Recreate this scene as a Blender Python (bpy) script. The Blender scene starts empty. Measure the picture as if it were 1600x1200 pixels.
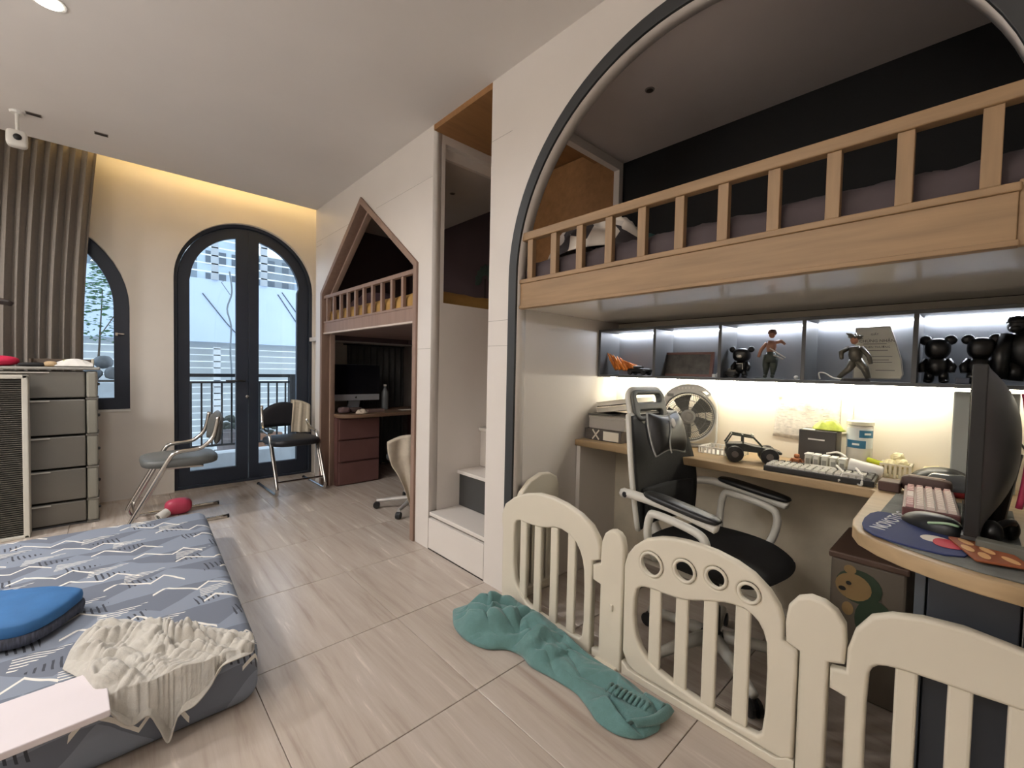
import bpy, bmesh, math, random
from math import sin, cos, pi, sqrt, radians
from mathutils import Matrix, Vector, noise
random.seed(7)
SC = bpy.context.scene
COL = SC.collection

# ------------------------------------------------------------------ camera, sky, exposure
def cam_axes(yaw, pitch, roll):
    f = Vector((sin(yaw)*cos(pitch), cos(yaw)*cos(pitch), -sin(pitch)))
    r = Vector((cos(yaw), -sin(yaw), 0)); d = f.cross(r)
    return r*cos(roll)+d*sin(roll), -r*sin(roll)+d*cos(roll), f
cr, cd, cf = cam_axes(radians(42.9087), radians(1.91501), radians(-1.21528))
cam = bpy.data.cameras.new('camera'); co = bpy.data.objects.new('camera', cam); COL.objects.link(co)
cam.sensor_fit = 'HORIZONTAL'; cam.sensor_width = 36; cam.lens = 676.49/1600*36
cam.clip_start = 0.02
mw = Matrix((cr, -cd, -cf)).transposed().to_4x4(); mw.translation = (0, 0, 1.15)
co.matrix_world = mw
SC.camera = co
SC.view_settings.view_transform = 'Standard'; SC.view_settings.look = 'None'
SC.view_settings.gamma = 1; SC.view_settings.use_curve_mapping = False
SC.view_settings.exposure = -0.32
w = bpy.data.worlds.new('sky'); SC.world = w; w.use_nodes = True
bg = w.node_tree.nodes['Background']; bg.inputs[0].default_value = (0.80, 0.90, 1.0, 1); bg.inputs[1].default_value = 2.9
LAMP_W = [17.0, 60.0, 0.8, 10.0, 0.4, 6.0]; FILL_W = 76.0
LAMPS = [(-0.178, 2.70), (-1.70, 3.60), (-0.178, 0.75), (-1.55, 0.75), (0.35, -0.9), (-1.55, -0.9)]
for i, (x, y) in enumerate(LAMPS):
    l = bpy.data.lights.new('downlight_glow', 'AREA'); l.shape = 'DISK'; l.size = 0.24; l.energy = LAMP_W[i]
    l.color = (0.98, 0.985, 1.0); l.spread = radians(165)
    o = bpy.data.objects.new('downlight_glow', l); COL.objects.link(o); o.location = (x, y, 2.633)

l = bpy.data.lights.new('added_fill_glow', 'AREA'); l.shape = 'DISK'; l.size = 0.24; l.energy = FILL_W; l.color = (0.99, 0.99, 1.0)
o = bpy.data.objects.new('added_fill_glow', l); COL.objects.link(o); o.location = (-1.9, 1.4, 1.856); o.rotation_euler = (pi, 0, 0)  # fill light of the added lamp, lifts the ceiling softly

# ------------------------------------------------------------------ materials
def lin(c):
    return tuple(((v/255)/12.92 if v <= 10 else (((v/255)+0.055)/1.055)**2.4) for v in c)+(1,)
class X:
    """tiny expression helper over shader math nodes"""
    nt = None
    def __init__(s, v): s.v = v
    def op(s, o, b=None, c=None):
        n = X.nt.nodes.new('ShaderNodeMath'); n.operation = o
        for i, q in enumerate((s, b, c)):
            if q is None: continue
            q = q.v if isinstance(q, X) else q
            if isinstance(q, (int, float)): n.inputs[i].default_value = q
            else: X.nt.links.new(q, n.inputs[i])
        return X(n.outputs[0])
    def __add__(s, b): return s.op('ADD', b)
    def __sub__(s, b): return s.op('SUBTRACT', b)
    def __mul__(s, b): return s.op('MULTIPLY', b)
    def __truediv__(s, b): return s.op('DIVIDE', b)
    def fract(s): return s.op('FRACT')
    def floor(s): return s.op('FLOOR')
    def abs(s): return s.op('ABSOLUTE')
    def lt(s, b): return s.op('LESS_THAN', b)
    def gt(s, b): return s.op('GREATER_THAN', b)
    def mx(s, b): return s.op('MAXIMUM', b)
    def mn(s, b): return s.op('MINIMUM', b)
MATS = {}
def mat(name, rgb, rough=0.55, metal=0.0, n=None, amt=0.12, stretch=None, bump=0.0, bscale=None, alpha=1, emit=0, sheen=0, coat=0, spec=0.5, world=False):
    """procedural material: base colour broken up by (stretched) noise, optional noise bump"""
    if name in MATS: return MATS[name]
    m = bpy.data.materials.new(name); MATS[name] = m; m.use_nodes = True
    nt = m.node_tree; b = nt.nodes['Principled BSDF']
    c = lin(rgb)
    b.inputs['Base Color'].default_value = c; b.inputs['Roughness'].default_value = rough
    b.inputs['Metallic'].default_value = metal; b.inputs['Specular IOR Level'].default_value = spec
    if sheen: b.inputs['Sheen Weight'].default_value = sheen
    if coat: b.inputs['Coat Weight'].default_value = coat; b.inputs['Coat Roughness'].default_value = 0.15
    if emit:
        b.inputs['Emission Color'].default_value = c; b.inputs['Emission Strength'].default_value = emit
    if n is None: n = 6.0
    tc = nt.nodes.new('ShaderNodeTexCoord') if not world else nt.nodes.new('ShaderNodeNewGeometry')
    src = tc.outputs['Object'] if not world else tc.outputs['Position']
    mp = nt.nodes.new('ShaderNodeMapping'); nt.links.new(src, mp.inputs[0])
    if stretch: mp.inputs['Scale'].default_value = stretch
    ns = nt.nodes.new('ShaderNodeTexNoise'); ns.inputs['Scale'].default_value = n; ns.inputs['Detail'].default_value = 5
    nt.links.new(mp.outputs[0], ns.inputs['Vector'])
    if not emit:
        rp = nt.nodes.new('ShaderNodeValToRGB'); nt.links.new(ns.outputs['Fac'], rp.inputs[0])
        rp.color_ramp.elements[0].position = 0.3; rp.color_ramp.elements[1].position = 0.7
        rp.color_ramp.elements[0].color = tuple(v*(1-amt) for v in c[:3])+(1,)
        rp.color_ramp.elements[1].color = tuple(min(1, v*(1+amt)) for v in c[:3])+(1,)
        nt.links.new(rp.outputs[0], b.inputs['Base Color'])
    if bump:
        bp = nt.nodes.new('ShaderNodeBump'); bp.inputs['Strength'].default_value = bump; bp.inputs['Distance'].default_value = 0.004
        n2 = ns
        if bscale:
            n2 = nt.nodes.new('ShaderNodeTexNoise'); n2.inputs['Scale'].default_value = bscale; n2.inputs['Detail'].default_value = 3
            nt.links.new(mp.outputs[0], n2.inputs['Vector'])
        nt.links.new(n2.outputs['Fac'], bp.inputs['Height']); nt.links.new(bp.outputs[0], b.inputs['Normal'])
    return m
def glass_mat(name, tint=(0.93, 0.97, 1.0), refl=0.08):
    m = bpy.data.materials.new(name); MATS[name] = m; m.use_nodes = True
    nt = m.node_tree; nt.nodes.clear()
    out = nt.nodes.new('ShaderNodeOutputMaterial'); mx = nt.nodes.new('ShaderNodeMixShader')
    t = nt.nodes.new('ShaderNodeBsdfTransparent'); g = nt.nodes.new('ShaderNodeBsdfGlossy')
    t.inputs[0].default_value = tint+(1,); g.inputs['Roughness'].default_value = 0.02
    fr = nt.nodes.new('ShaderNodeFresnel'); fr.inputs[0].default_value = 1.45
    nt.links.new(fr.outputs[0], mx.inputs[0]); nt.links.new(t.outputs[0], mx.inputs[1]); nt.links.new(g.outputs[0], mx.inputs[2])
    nt.links.new(mx.outputs[0], out.inputs[0])
    return m

WHITE = mat('white_lacquer', (226, 219, 212), 0.38, amt=0.02, n=3)
PLASTER = mat('cream_plaster', (224, 216, 205), 0.75, amt=0.025, n=4, bump=0.05, bscale=90)
CEIL = mat('ceiling_paint', (229, 223, 217), 0.85, amt=0.02, n=2)
COVEM = mat('cove_paint', (240, 226, 190), 0.8, amt=0.02)
BLACKM = mat('black_anodised_frame', (42, 49, 62), 0.45, amt=0.06)
TRIMBLK = mat('charcoal_trim', (54, 56, 58), 0.5, amt=0.05)
OAK = mat('oak_veneer', (156, 126, 92), 0.5, amt=0.14, n=5, stretch=(5, 0.7, 9), world=True)
OAKV = mat('oak_veneer_upright', (156, 126, 92), 0.5, amt=0.14, n=5, stretch=(9, 9, 0.8), world=True)
BROWNW = mat('mauve_brown_wood', (146, 120, 106), 0.55, amt=0.10, n=5, stretch=(6, 6, 0.8), world=True)
OAKDARK = mat('passage_oak', (150, 108, 66), 0.6, amt=0.14, n=4, stretch=(1, 6, 6), world=True)
CHROME = mat('chrome', (205, 203, 200), 0.14, 1.0, amt=0.02)
GREYVINYL = mat('grey_vinyl', (98, 100, 98), 0.42, amt=0.05, bump=0.08, bscale=120)
BLACKVINYL = mat('black_vinyl', (34, 35, 40), 0.42, amt=0.06, bump=0.08, bscale=120)
PLAY = mat('cream_playpen_plastic', (222, 214, 196), 0.42, amt=0.015, n=3)
BLKPL = mat('black_plastic', (24, 24, 25), 0.4, amt=0.1)
DKGREY = mat('dark_grey_plastic', (62, 62, 63), 0.5, amt=0.06)
WHITEPL = mat('white_plastic', (232, 229, 222), 0.35, amt=0.02)
PAPER = mat('paper', (236, 230, 216), 0.8, amt=0.03)
NAVYWALL = mat('navy_black_wall', (13, 13, 15), 0.8, amt=0.05)
CONC0 = mat('sky_block_grey', (150, 146, 140), 0.9)
GLASS = glass_mat('window_glass')
CLEARPL = glass_mat('clear_plastic', (0.9, 0.93, 0.92))
LEDWARM = mat('led_warm_white', (255, 247, 226), emit=62)
LEDCOOL = mat('led_cool_white', (240, 245, 255), emit=105)
LEDYEL = mat('led_yellow', (255, 228, 168), emit=26)
LAMPM = mat('lamp_diffuser', (255, 250, 240), emit=25)

# ------------------------------------------------------------------ mesh helpers
WM = {}
def tag(o, label=None, cat=None, group=None, kind=None):
    if label: o['label'] = label
    if cat: o['category'] = cat
    if group: o['group'] = group
    if kind: o['kind'] = kind
    return o
def thing(name, label, cat, loc=(0, 0, 0), rz=0, group=None):
    o = bpy.data.objects.new(name, None); COL.objects.link(o)
    o.empty_display_size = 0.05; o.location = loc; o.rotation_euler = (0, 0, rz)
    WM[o] = Matrix.Translation(loc) @ Matrix.Rotation(rz, 4, 'Z')
    return tag(o, label, cat, group)
def rotm(axis, deg, c=(0, 0, 0)):
    return Matrix.Translation(c) @ Matrix.Rotation(radians(deg), 4, axis) @ Matrix.Translation(-Vector(c))
class MB:
    def __init__(s): s.v = []; s.f = []
    def add(s, vs, fs, m=None):
        k = len(s.v)
        s.v += [tuple(m @ Vector(p)) if m else tuple(p) for p in vs]
        s.f += [tuple(i+k for i in q) for q in fs]
        return s
    def box(s, x0, x1, y0, y1, z0, z1, m=None):
        vs = [(x, y, z) for z in (z0, z1) for y in (y0, y1) for x in (x0, x1)]
        return s.add(vs, [(0, 2, 3, 1), (4, 5, 7, 6), (0, 1, 5, 4), (2, 6, 7, 3), (0, 4, 6, 2), (1, 3, 7, 5)], m)
    def tube(s, pts, r, seg=8, m=None, closed=False):
        pts = [Vector(p) for p in pts]; n = len(pts)
        rs = r if isinstance(r, (list, tuple)) else [r]*n
        vs = []; fs = []; up = None
        for i, p in enumerate(pts):
            a = pts[(i-1) % n] if (i > 0 or closed) else p
            b = pts[(i+1) % n] if (i < n-1 or closed) else p
            t = (b-a).normalized()
            if up is None:
                up = Vector((0, 0, 1)) if abs(t.z) < 0.9 else Vector((1, 0, 0))
            sx = t.cross(up)
            if sx.length < 1e-5: sx = t.cross(Vector((0.3, 1, 0.2)))
            sx.normalize(); up = sx.cross(t).normalized()
            for k in range(seg):
                q = 2*pi*k/seg
                vs.append(p+(sx*cos(q)+up*sin(q))*rs[i])
        for i in range(n if closed else n-1):
            j = (i+1) % n
            for k in range(seg):
                l = (k+1) % seg
                fs.append((i*seg+k, i*seg+l, j*seg+l, j*seg+k))
        if not closed:
            fs.append(tuple(range(seg))[::-1]); fs.append(tuple((n-1)*seg+k for k in range(seg)))
        return s.add(vs, fs, m)
    def lathe(s, prof, c=(0, 0, 0), seg=16, m=None):
        vs = []; fs = []; n = len(prof)
        for (r, z) in prof:
            for k in range(seg):
                q = 2*pi*k/seg; vs.append((c[0]+r*cos(q), c[1]+r*sin(q), c[2]+z))
        for i in range(n-1):
            for k in range(seg):
                l = (k+1) % seg; fs.append((i*seg+k, i*seg+l, (i+1)*seg+l, (i+1)*seg+k))
        fs.append(tuple(range(seg))[::-1]); fs.append(tuple((n-1)*seg+k for k in range(seg)))
        return s.add(vs, fs, m)
    def ell(s, c, r, seg=14, rings=9, m=None):
        prof = [(max(1e-4, sin(pi*i/rings)), -cos(pi*i/rings)) for i in range(rings+1)]
        mm = Matrix.Translation(c) @ Matrix.Diagonal((*r, 1))
        return s.lathe(prof, seg=seg, m=(m @ mm) if m else mm)
    def sell(s, c, r, e=0.5, seg=24, rings=12, m=None):
        """superellipsoid: rounded cushion/box"""
        sg = lambda v, p: math.copysign(abs(v)**p, v)
        vs = []; fs = []
        for i in range(rings+1):
            a = -pi/2+pi*i/rings
            for k in range(seg):
                b = 2*pi*k/seg
                vs.append((c[0]+r[0]*sg(cos(a), e)*sg(cos(b), e), c[1]+r[1]*sg(cos(a), e)*sg(sin(b), e), c[2]+r[2]*sg(sin(a), e)))
        for i in range(rings):
            for k in range(seg):
                l = (k+1) % seg; fs.append((i*seg+k, i*seg+l, (i+1)*seg+l, (i+1)*seg+k))
        return s.add(vs, fs, m)
    def prism(s, p2, axis, a, b, m=None):
        """extrude polygon; axis x: p=(y,z), y: p=(x,z), z: p=(x,y)"""
        f = {'x': lambda p, t: (t, p[0], p[1]), 'y': lambda p, t: (p[0], t, p[1]), 'z': lambda p, t: (p[0], p[1], t)}[axis]
        n = len(p2); vs = [f(p, a) for p in p2]+[f(p, b) for p in p2]
        fs = [tuple(range(n))[::-1], tuple(range(n, 2*n))]
        fs += [(i, (i+1) % n, n+(i+1) % n, n+i) for i in range(n)]
        return s.add(vs, fs, m)
    def grid(s, nu, nv, fn, m=None):
        vs = [fn(i/nu, j/nv) for j in range(nv+1) for i in range(nu+1)]
        fs = [(j*(nu+1)+i, j*(nu+1)+i+1, (j+1)*(nu+1)+i+1, (j+1)*(nu+1)+i) for j in range(nv) for i in range(nu)]
        return s.add(vs, fs, m)
    def build(s, name, material, parent=None, smooth=False, bevel=0, seg=2, solid=0, sub=0, local=False, kind=None):
        me = bpy.data.meshes.new(name)
        if parent is not None:
            inv = Matrix.Identity(4) if local else WM[parent].inverted()
            vs = [tuple(inv @ Vector(p)) for p in s.v]; loc = None
        else:
            xs = [p[0] for p in s.v]; ys = [p[1] for p in s.v]; zs = [p[2] for p in s.v]
            loc = Vector(((min(xs)+max(xs))/2, (min(ys)+max(ys))/2, min(zs)))
            vs = [tuple(Vector(p)-loc) for p in s.v]
        me.from_pydata(vs, [], s.f); me.update()
        bm = bmesh.new(); bm.from_mesh(me); bmesh.ops.recalc_face_normals(bm, faces=bm.faces); bm.to_mesh(me); bm.free()
        return finish(name, me, material, parent, loc, smooth, bevel, seg, solid, sub, kind)
def finish(name, me, material, parent, loc, smooth=False, bevel=0, seg=2, solid=0, sub=0, kind=None):
    if smooth: me.polygons.foreach_set('use_smooth', [True]*len(me.polygons))
    me.materials.append(material)
    o = bpy.data.objects.new(name, me); COL.objects.link(o)
    if parent is not None: o.parent = parent; WM[o] = WM[parent]
    else: o.location = loc; WM[o] = Matrix.Translation(loc)
    if solid:
        q = o.modifiers.new('thickness', 'SOLIDIFY'); q.thickness = solid; q.offset = 0
    if bevel:
        q = o.modifiers.new('bevel', 'BEVEL'); q.width = bevel; q.segments = seg; q.limit_method = 'ANGLE'; q.angle_limit = radians(40)
    if sub:
        q = o.modifiers.new('subdivision', 'SUBSURF'); q.levels = sub; q.render_levels = sub
    if kind: o['kind'] = kind
    return o
def plate(name, outlines, thick, material, parent=None, m=None, bevel=0, bres=2, local=False, smooth=False):
    """flat plate from 2-D outlines (first = outside, rest = holes), centred on its local z, placed by m"""
    cu = bpy.data.curves.new(name, 'CURVE'); cu.dimensions = '2D'; cu.fill_mode = 'BOTH'
    cu.extrude = max(thick/2-bevel, 0.0001); cu.bevel_depth = bevel; cu.bevel_resolution = bres; cu.offset = -bevel
    for pts in outlines:
        sp = cu.splines.new('POLY'); sp.points.add(len(pts)-1); sp.use_cyclic_u = True
        for i, p in enumerate(pts): sp.points[i].co = (p[0], p[1], 0, 1)
    tmp = bpy.data.objects.new('tmp', cu); COL.objects.link(tmp)
    dg = bpy.context.evaluated_depsgraph_get(); me = bpy.data.meshes.new_from_object(tmp.evaluated_get(dg))
    bpy.data.objects.remove(tmp); bpy.data.curves.remove(cu); me.name = name
    me.materials.clear()
    if m is not None: me.transform(m)
    bm = bmesh.new(); bm.from_mesh(me); bmesh.ops.remove_doubles(bm, verts=bm.verts, dist=1e-5); bm.to_mesh(me); bm.free()
    if smooth:
        for p in me.polygons: p.use_smooth = False
    if parent is not None:
        if not local: me.transform(WM[parent].inverted())
        return finish(name, me, material, parent, None)
    xs = [v.co for v in me.vertices]
    loc = Vector(((min(v.x for v in xs)+max(v.x for v in xs))/2, (min(v.y for v in xs)+max(v.y for v in xs))/2, min(v.z for v in xs)))
    me.transform(Matrix.Translation(-loc))
    return finish(name, me, material, None, loc)
# plate placement matrices: local (a,b) -> world
def MYZ(x): return Matrix(((0, 0, 1, x), (1, 0, 0, 0), (0, 1, 0, 0), (0, 0, 0, 1)))      # a=y b=z, normal x
def MXZ(y): return Matrix(((1, 0, 0, 0), (0, 0, -1, y), (0, 1, 0, 0), (0, 0, 0, 1)))     # a=x b=z, normal -y
def text(name, body, size, material, parent, m, ext=0.0004, align='CENTER'):
    cu = bpy.data.curves.new(name, 'FONT'); cu.body = body; cu.size = size; cu.extrude = ext; cu.align_x = align; cu.align_y = 'CENTER'; cu.resolution_u = 2
    tmp = bpy.data.objects.new('tmp', cu); COL.objects.link(tmp)
    dg = bpy.context.evaluated_depsgraph_get(); me = bpy.data.meshes.new_from_object(tmp.evaluated_get(dg))
    bpy.data.objects.remove(tmp); bpy.data.curves.remove(cu); me.name = name; me.materials.clear()
    me.transform(m); me.transform(WM[parent].inverted())
    return finish(name, me, material, parent, None)
def arc(cx, cy, r, a0, a1, n=16):
    return [(cx+r*cos(radians(a0+(a1-a0)*i/n)), cy+r*sin(radians(a0+(a1-a0)*i/n))) for i in range(n+1)]
def circ(cx, cy, r, n=20): return arc(cx, cy, r, 0, 360-360/n, n-1)
def rrect(x0, x1, y0, y1, r, n=5):
    return arc(x1-r, y0+r, r, -90, 0, n)+arc(x1-r, y1-r, r, 0, 90, n)+arc(x0+r, y1-r, r, 90, 180, n)+arc(x0+r, y0+r, r, 180, 270, n)
def smooth_poly(pts, it=2):
    for _ in range(it):
        q = []
        for i in range(len(pts)):
            a = pts[i]; b = pts[(i+1) % len(pts)]
            q += [(a[0]*.75+b[0]*.25, a[1]*.75+b[1]*.25), (a[0]*.25+b[0]*.75, a[1]*.25+b[1]*.75)]
        pts = q
    return pts
def path(pts, t):
    """point on a polyline (Catmull-Rom) at t in 0..1"""
    n = len(pts)-1; q = min(max(t, 0), 1)*n; i = min(int(q), n-1); f = q-i
    P = [Vector(pts[max(0, min(n, i+k))]) for k in (-1, 0, 1, 2)]
    return 0.5*((2*P[1])+(P[2]-P[0])*f+(2*P[0]-5*P[1]+4*P[2]-P[3])*f*f+(-P[0]+3*P[1]-3*P[2]+P[3])*f**3)
def spline(pts, n): return [path(pts, i/n) for i in range(n+1)]
def ridged(x, y, z=0.0): return 1-abs(noise.noise(Vector((x, y, z))))*2.0
def struct(o): o['kind'] = 'structure'; return o
def bx(name, material, parent, *a, bevel=0, m=None, smooth=False):
    return MB().box(*a, m=m).build(name, material, parent, bevel=bevel, smooth=smooth)
def copy_tree(o, parent=None):
    c = o.copy(); COL.objects.link(c)
    if parent is not None: c.parent = parent
    for ch in list(o.children): copy_tree(ch, c)
    return c

# ================================================================== SETTING
# floor with separate tiles
tile_m = mat('veined_beige_tile', (186, 171, 157), 0.26, n=2.2, amt=0.10, stretch=(7, 0.9, 1), world=True, spec=0.45)
def streak_tile():
    m = tile_m; nt = m.node_tree; b = nt.nodes['Principled BSDF']
    g = nt.nodes.new('ShaderNodeNewGeometry'); mp = nt.nodes.new('ShaderNodeMapping'); nt.links.new(g.outputs['Position'], mp.inputs[0])
    mp.inputs['Scale'].default_value = (17, 1.15, 1); mp.inputs['Rotation'].default_value = (0, 0, radians(-2))
    oi = nt.nodes.new('ShaderNodeObjectInfo'); va = nt.nodes.new('ShaderNodeVectorMath'); va.operation = 'ADD'
    cb = nt.nodes.new('ShaderNodeCombineXYZ'); ml = nt.nodes.new('ShaderNodeMath'); ml.operation = 'MULTIPLY'; ml.inputs[1].default_value = 40
    nt.links.new(oi.outputs['Random'], ml.inputs[0]); nt.links.new(ml.outputs[0], cb.inputs[2]); nt.links.new(mp.outputs[0], va.inputs[0]); nt.links.new(cb.outputs[0], va.inputs[1])
    ns = nt.nodes.new('ShaderNodeTexNoise'); ns.inputs['Scale'].default_value = 1.0; ns.inputs['Detail'].default_value = 7; ns.inputs['Roughness'].default_value = 0.65; ns.inputs['Distortion'].default_value = 0.5
    nt.links.new(va.outputs[0], ns.inputs['Vector'])
    rp = nt.nodes.new('ShaderNodeValToRGB'); nt.links.new(ns.outputs['Fac'], rp.inputs[0])
    e = rp.color_ramp.elements; e[0].position = 0.28; e[0].color = lin((160, 144, 132)); e[1].position = 0.8; e[1].color = lin((222, 211, 199))
    for p, c in ((0.45, (182, 169, 157)), (0.6, (190, 178, 167)), (0.68, (212, 200, 188))):
        q = e.new(p); q.color = lin(c)
    nt.links.new(rp.outputs[0], b.inputs['Base Color'])
streak_tile()
grout = mat('grout', (140, 126, 114), 0.9)
floor = MB().box(-2.2, 2.6, -1.6, 4.9, -0.12, -0.008).build('floor', grout); struct(floor)
tb = MB().box(-0.2915, 0.2915, -0.2935, 0.2935, -0.008, 0.0)
proto = None
for i in range(-4, 4):
    for j in range(-5, 7):
        x = 0.3725+0.585*i+0.2925; y = 1.18+0.59*j+0.295
        x0, x1, y0, y1 = max(x-0.2915, -2.2), min(x+0.2915, 2.6), max(y-0.2935, -1.6), min(y+0.2935, 4.85)
        if x1-x0 < 0.03 or y1-y0 < 0.03: continue
        if x1-x0 > 0.58 and y1-y0 > 0.58:
            if proto is None:
                proto = MB().box(-0.2915, 0.2915, -0.2935, 0.2935, 0, 0.008).build('floor_tile', tile_m, floor, local=True, bevel=0.0012, seg=1); t = proto
            else: t = proto.copy(); COL.objects.link(t); t.parent = floor
            t.location = (x-floor.location.x, y-floor.location.y, -0.008-floor.location.z)
        else:
            MB().box(x0, x1, y0, y1, -0.008, 0.0).build('floor_tile', tile_m, floor, bevel=0.0012, seg=1)

# ceiling, dropped with a lit slot along the far wall
ceiling = struct(MB().box(-2.2, 1.4728, -1.6, 4.4, 2.645, 2.672).build('ceiling', CEIL))
bx('slot_top', CEIL, ceiling, -2.2, 1.64, 4.2, 4.9, 2.92, 2.95)
bx('slot_back', COVEM, ceiling, -2.2, 1.64, 4.2, 4.22, 2.672, 2.92)
bx('slot_lip', CEIL, ceiling, -2.2, 1.535, 4.39, 4.40, 2.672, 2.689)
struct(MB().box(-2.3, 2.7, -1.7, 4.95, 2.955, 3.05).build('sky_block_slab', CONC0))  # unseen slab added over all rooms to keep the sky light out
led = thing('cove_light_strip', 'yellow light strip hidden in the ceiling slot above the far wall', 'light', (0.7, 4.33, 2.672))
bx('strip', LEDYEL, led, -0.1, 1.62, 4.285, 4.30, 2.680, 2.706)
bx('channel', WHITEPL, led, -0.1, 1.62, 4.27, 4.30, 2.672, 2.680)

# far wall with arched door and window openings
def arch_out(x0, x1, zb, zs, n=24):
    c = (x0+x1)/2; r = (x1-x0)/2
    return [(x0, zb), (x1, zb)]+arc(c, zs, r, 0, 180, n)
DX0, DX1, DZS = 0.412, 1.582, 1.897
WX0, WX1, WZB, WZS = -1.30, 0.124, 0.75, 1.60
wall_far = struct(plate('wall_far', [[(-2.3, -0.05), (DX0, -0.05)]+[(DX0, DZS)]+arc((DX0+DX1)/2, DZS, (DX1-DX0)/2, 180, 0, 28)[1:]+[(DX1, -0.05), (2.7, -0.05), (2.7, 2.95), (-2.3, 2.95)],
    arch_out(WX0, WX1, WZB, WZS)], 0.14, PLASTER, m=MXZ(4.87)))
struct(MB().box(1.60, 1.66, 4.40, 4.80, 0, 2.95).build('wall_right', WHITE))
struct(MB().box(-2.3, -2.2, -1.7, 4.8, -0.05, 2.95).build('wall_left', PLASTER))
struct(MB().box(-2.3, 2.7, -1.7, -1.6, -0.05, 2.95).build('wall_back', PLASTER))
# arched double door
door = thing('door_1', 'black arched double door with glass panes', 'door', ((DX0+DX1)/2, 4.86, 0)); door['kind'] = 'structure'
dc = (DX0+DX1)/2; dr = (DX1-DX0)/2
plate('door_frame', [arch_out(DX0, DX1, 0.0, DZS, 32), [(DX0+0.03, 0.02), (DX1-0.03, 0.02)]+arc(dc, DZS, dr-0.03, 0, 180, 32)], 0.09, BLACKM, door, MXZ(4.895), bevel=0.003)
def leaf(side):
    g0, g1 = (0.532, 0.893) if side < 0 else (1.085, 1.438)
    e = dc-0.004 if side < 0 else dc+0.004
    R = dr-0.033; Ri = dr-0.125
    if side < 0:
        out = [(DX0+0.033, 0.025), (e, 0.025)]+[(dc+R*cos(radians(a)), DZS+R*sin(radians(a))) for a in range(90, 181, 5)]
        aa = math.degrees(math.acos((g1-dc)/Ri))
        hole = [(g0, 0.155), (g1, 0.155)]+[(dc+Ri*cos(radians(aa+(180-aa)*k/14)), DZS+Ri*sin(radians(aa+(180-aa)*k/14))) for k in range(15)]
        hole[-1] = (g0, DZS)
    else:
        out = [(e, 0.025), (DX1-0.033, 0.025)]+[(dc+R*cos(radians(a)), DZS+R*sin(radians(a))) for a in range(0, 91, 5)]
        aa = math.degrees(math.acos((g0-dc)/Ri))
        hole = [(g0, 0.155), (g1, 0.155)]+[(dc+Ri*cos(radians(aa*k/14)), DZS+Ri*sin(radians(aa*k/14))) for k in range(15)]
        hole[2] = (g1, DZS)
    l = plate('door_leaf', [out, hole], 0.05, BLACKM, door, MXZ(4.893), bevel=0.003)
    plate('glass_pane', [hole], 0.006, GLASS, l, MXZ(4.893))
    return l
l1 = leaf(-1); l2 = leaf(1)
hb = MB().tube([(0.955, 4.868, 0.985), (0.955, 4.82, 0.985), (0.93, 4.815, 0.985), (0.80, 4.815, 0.985)], 0.009, 8)
hb.build('door_handle', BLKPL, l1, smooth=True)
MB().lathe([(0.016, 0), (0.016, 0.008), (0.006, 0.012)], seg=12, m=Matrix.Translation((0.985, 4.868, 0.83)) @ Matrix.Rotation(pi/2, 4, 'X')).build('keyhole', CHROME, l1)
# window at the left
win = thing('window_1', 'black arched window partly behind the curtain', 'window', ((WX0+WX1)/2, 4.86, WZB)); win['kind'] = 'structure'
wc = (WX0+WX1)/2; wr = (WX1-WX0)/2
wf = plate('window_frame', [arch_out(WX0, WX1, WZB, WZS, 32), [(WX0+0.1, WZB+0.095), (WX1-0.098, WZB+0.095)]+arc(wc, WZS, wr-0.098, 0, 180, 32)], 0.07, BLACKM, win, MXZ(4.893), bevel=0.003)
plate('window_glass', [[(WX0+0.1, WZB+0.095), (WX1-0.098, WZB+0.095)]+arc(wc, WZS, wr-0.098, 0, 180, 32)], 0.006, GLASS, win, MXZ(4.893))
MB().box(0.035, 0.05, 4.84, 4.86, 1.36, 1.385).box(0.035, 0.09, 4.83, 4.842, 1.372, 1.38).build('window_latch', CHROME, win)
struct(MB().box(-1.3, 0.126, 4.792, 4.86, 0.736, 0.752).build('trim_1', WHITEPL))

# cabinet wall (x = 1.473): one front panel with arch, stair nook and house cut-outs
AY, AZ, AR = 0.735, 1.60, 0.825
HY0, HY1, HS, HA = 2.50, 4.25, 1.833, 2.487
hc = (HY0+HY1)/2
out = [(-1.6, 0), (AY-AR, 0), (AY-AR, AZ)]+arc(AY, AZ, AR, 180, 0, 48)[1:]+[(AY+AR, 0), (1.78, 0), (1.78, 2.645), (2.34, 2.645), (2.34, 0),
    (HY0+0.02, 0), (HY0+0.02, HS-0.01), (hc, HA-0.03), (HY1-0.02, HS-0.01), (HY1-0.02, 0), (4.4, 0), (4.4, 2.66), (-1.6, 2.66)]
cab = struct(plate('wall_cabinet_front', [out], 0.062, WHITE, m=MYZ(1.504)))
seamm = mat('panel_seam', (150, 142, 134), 0.7)
for (y0, y1, z) in ((4.26, 4.4, 2.29), (2.342, 2.498, 1.27), (1.62, 1.778, 1.27), (1.62, 1.778, 1.40)):
    bx('panel_joint', seamm, cab, 1.4725, 1.475, y0, y1, z, z+0.0018)
for y0, y1 in ((1.62, 1.778), (2.342, 3.12), (3.63, 4.4)): bx('panel_joint', seamm, cab, 1.4725, 1.475, y0, y1, 2.335, 2.3365)
struct(bx('gap_shade_strip', mat('dark_shadow_gap', (62, 56, 52), 0.8), None, 1.474, 1.49, 1.62, 2.5, -0.004, 0.006))  # dark strip coloured as the shade in the gap at the cabinet foot
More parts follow.
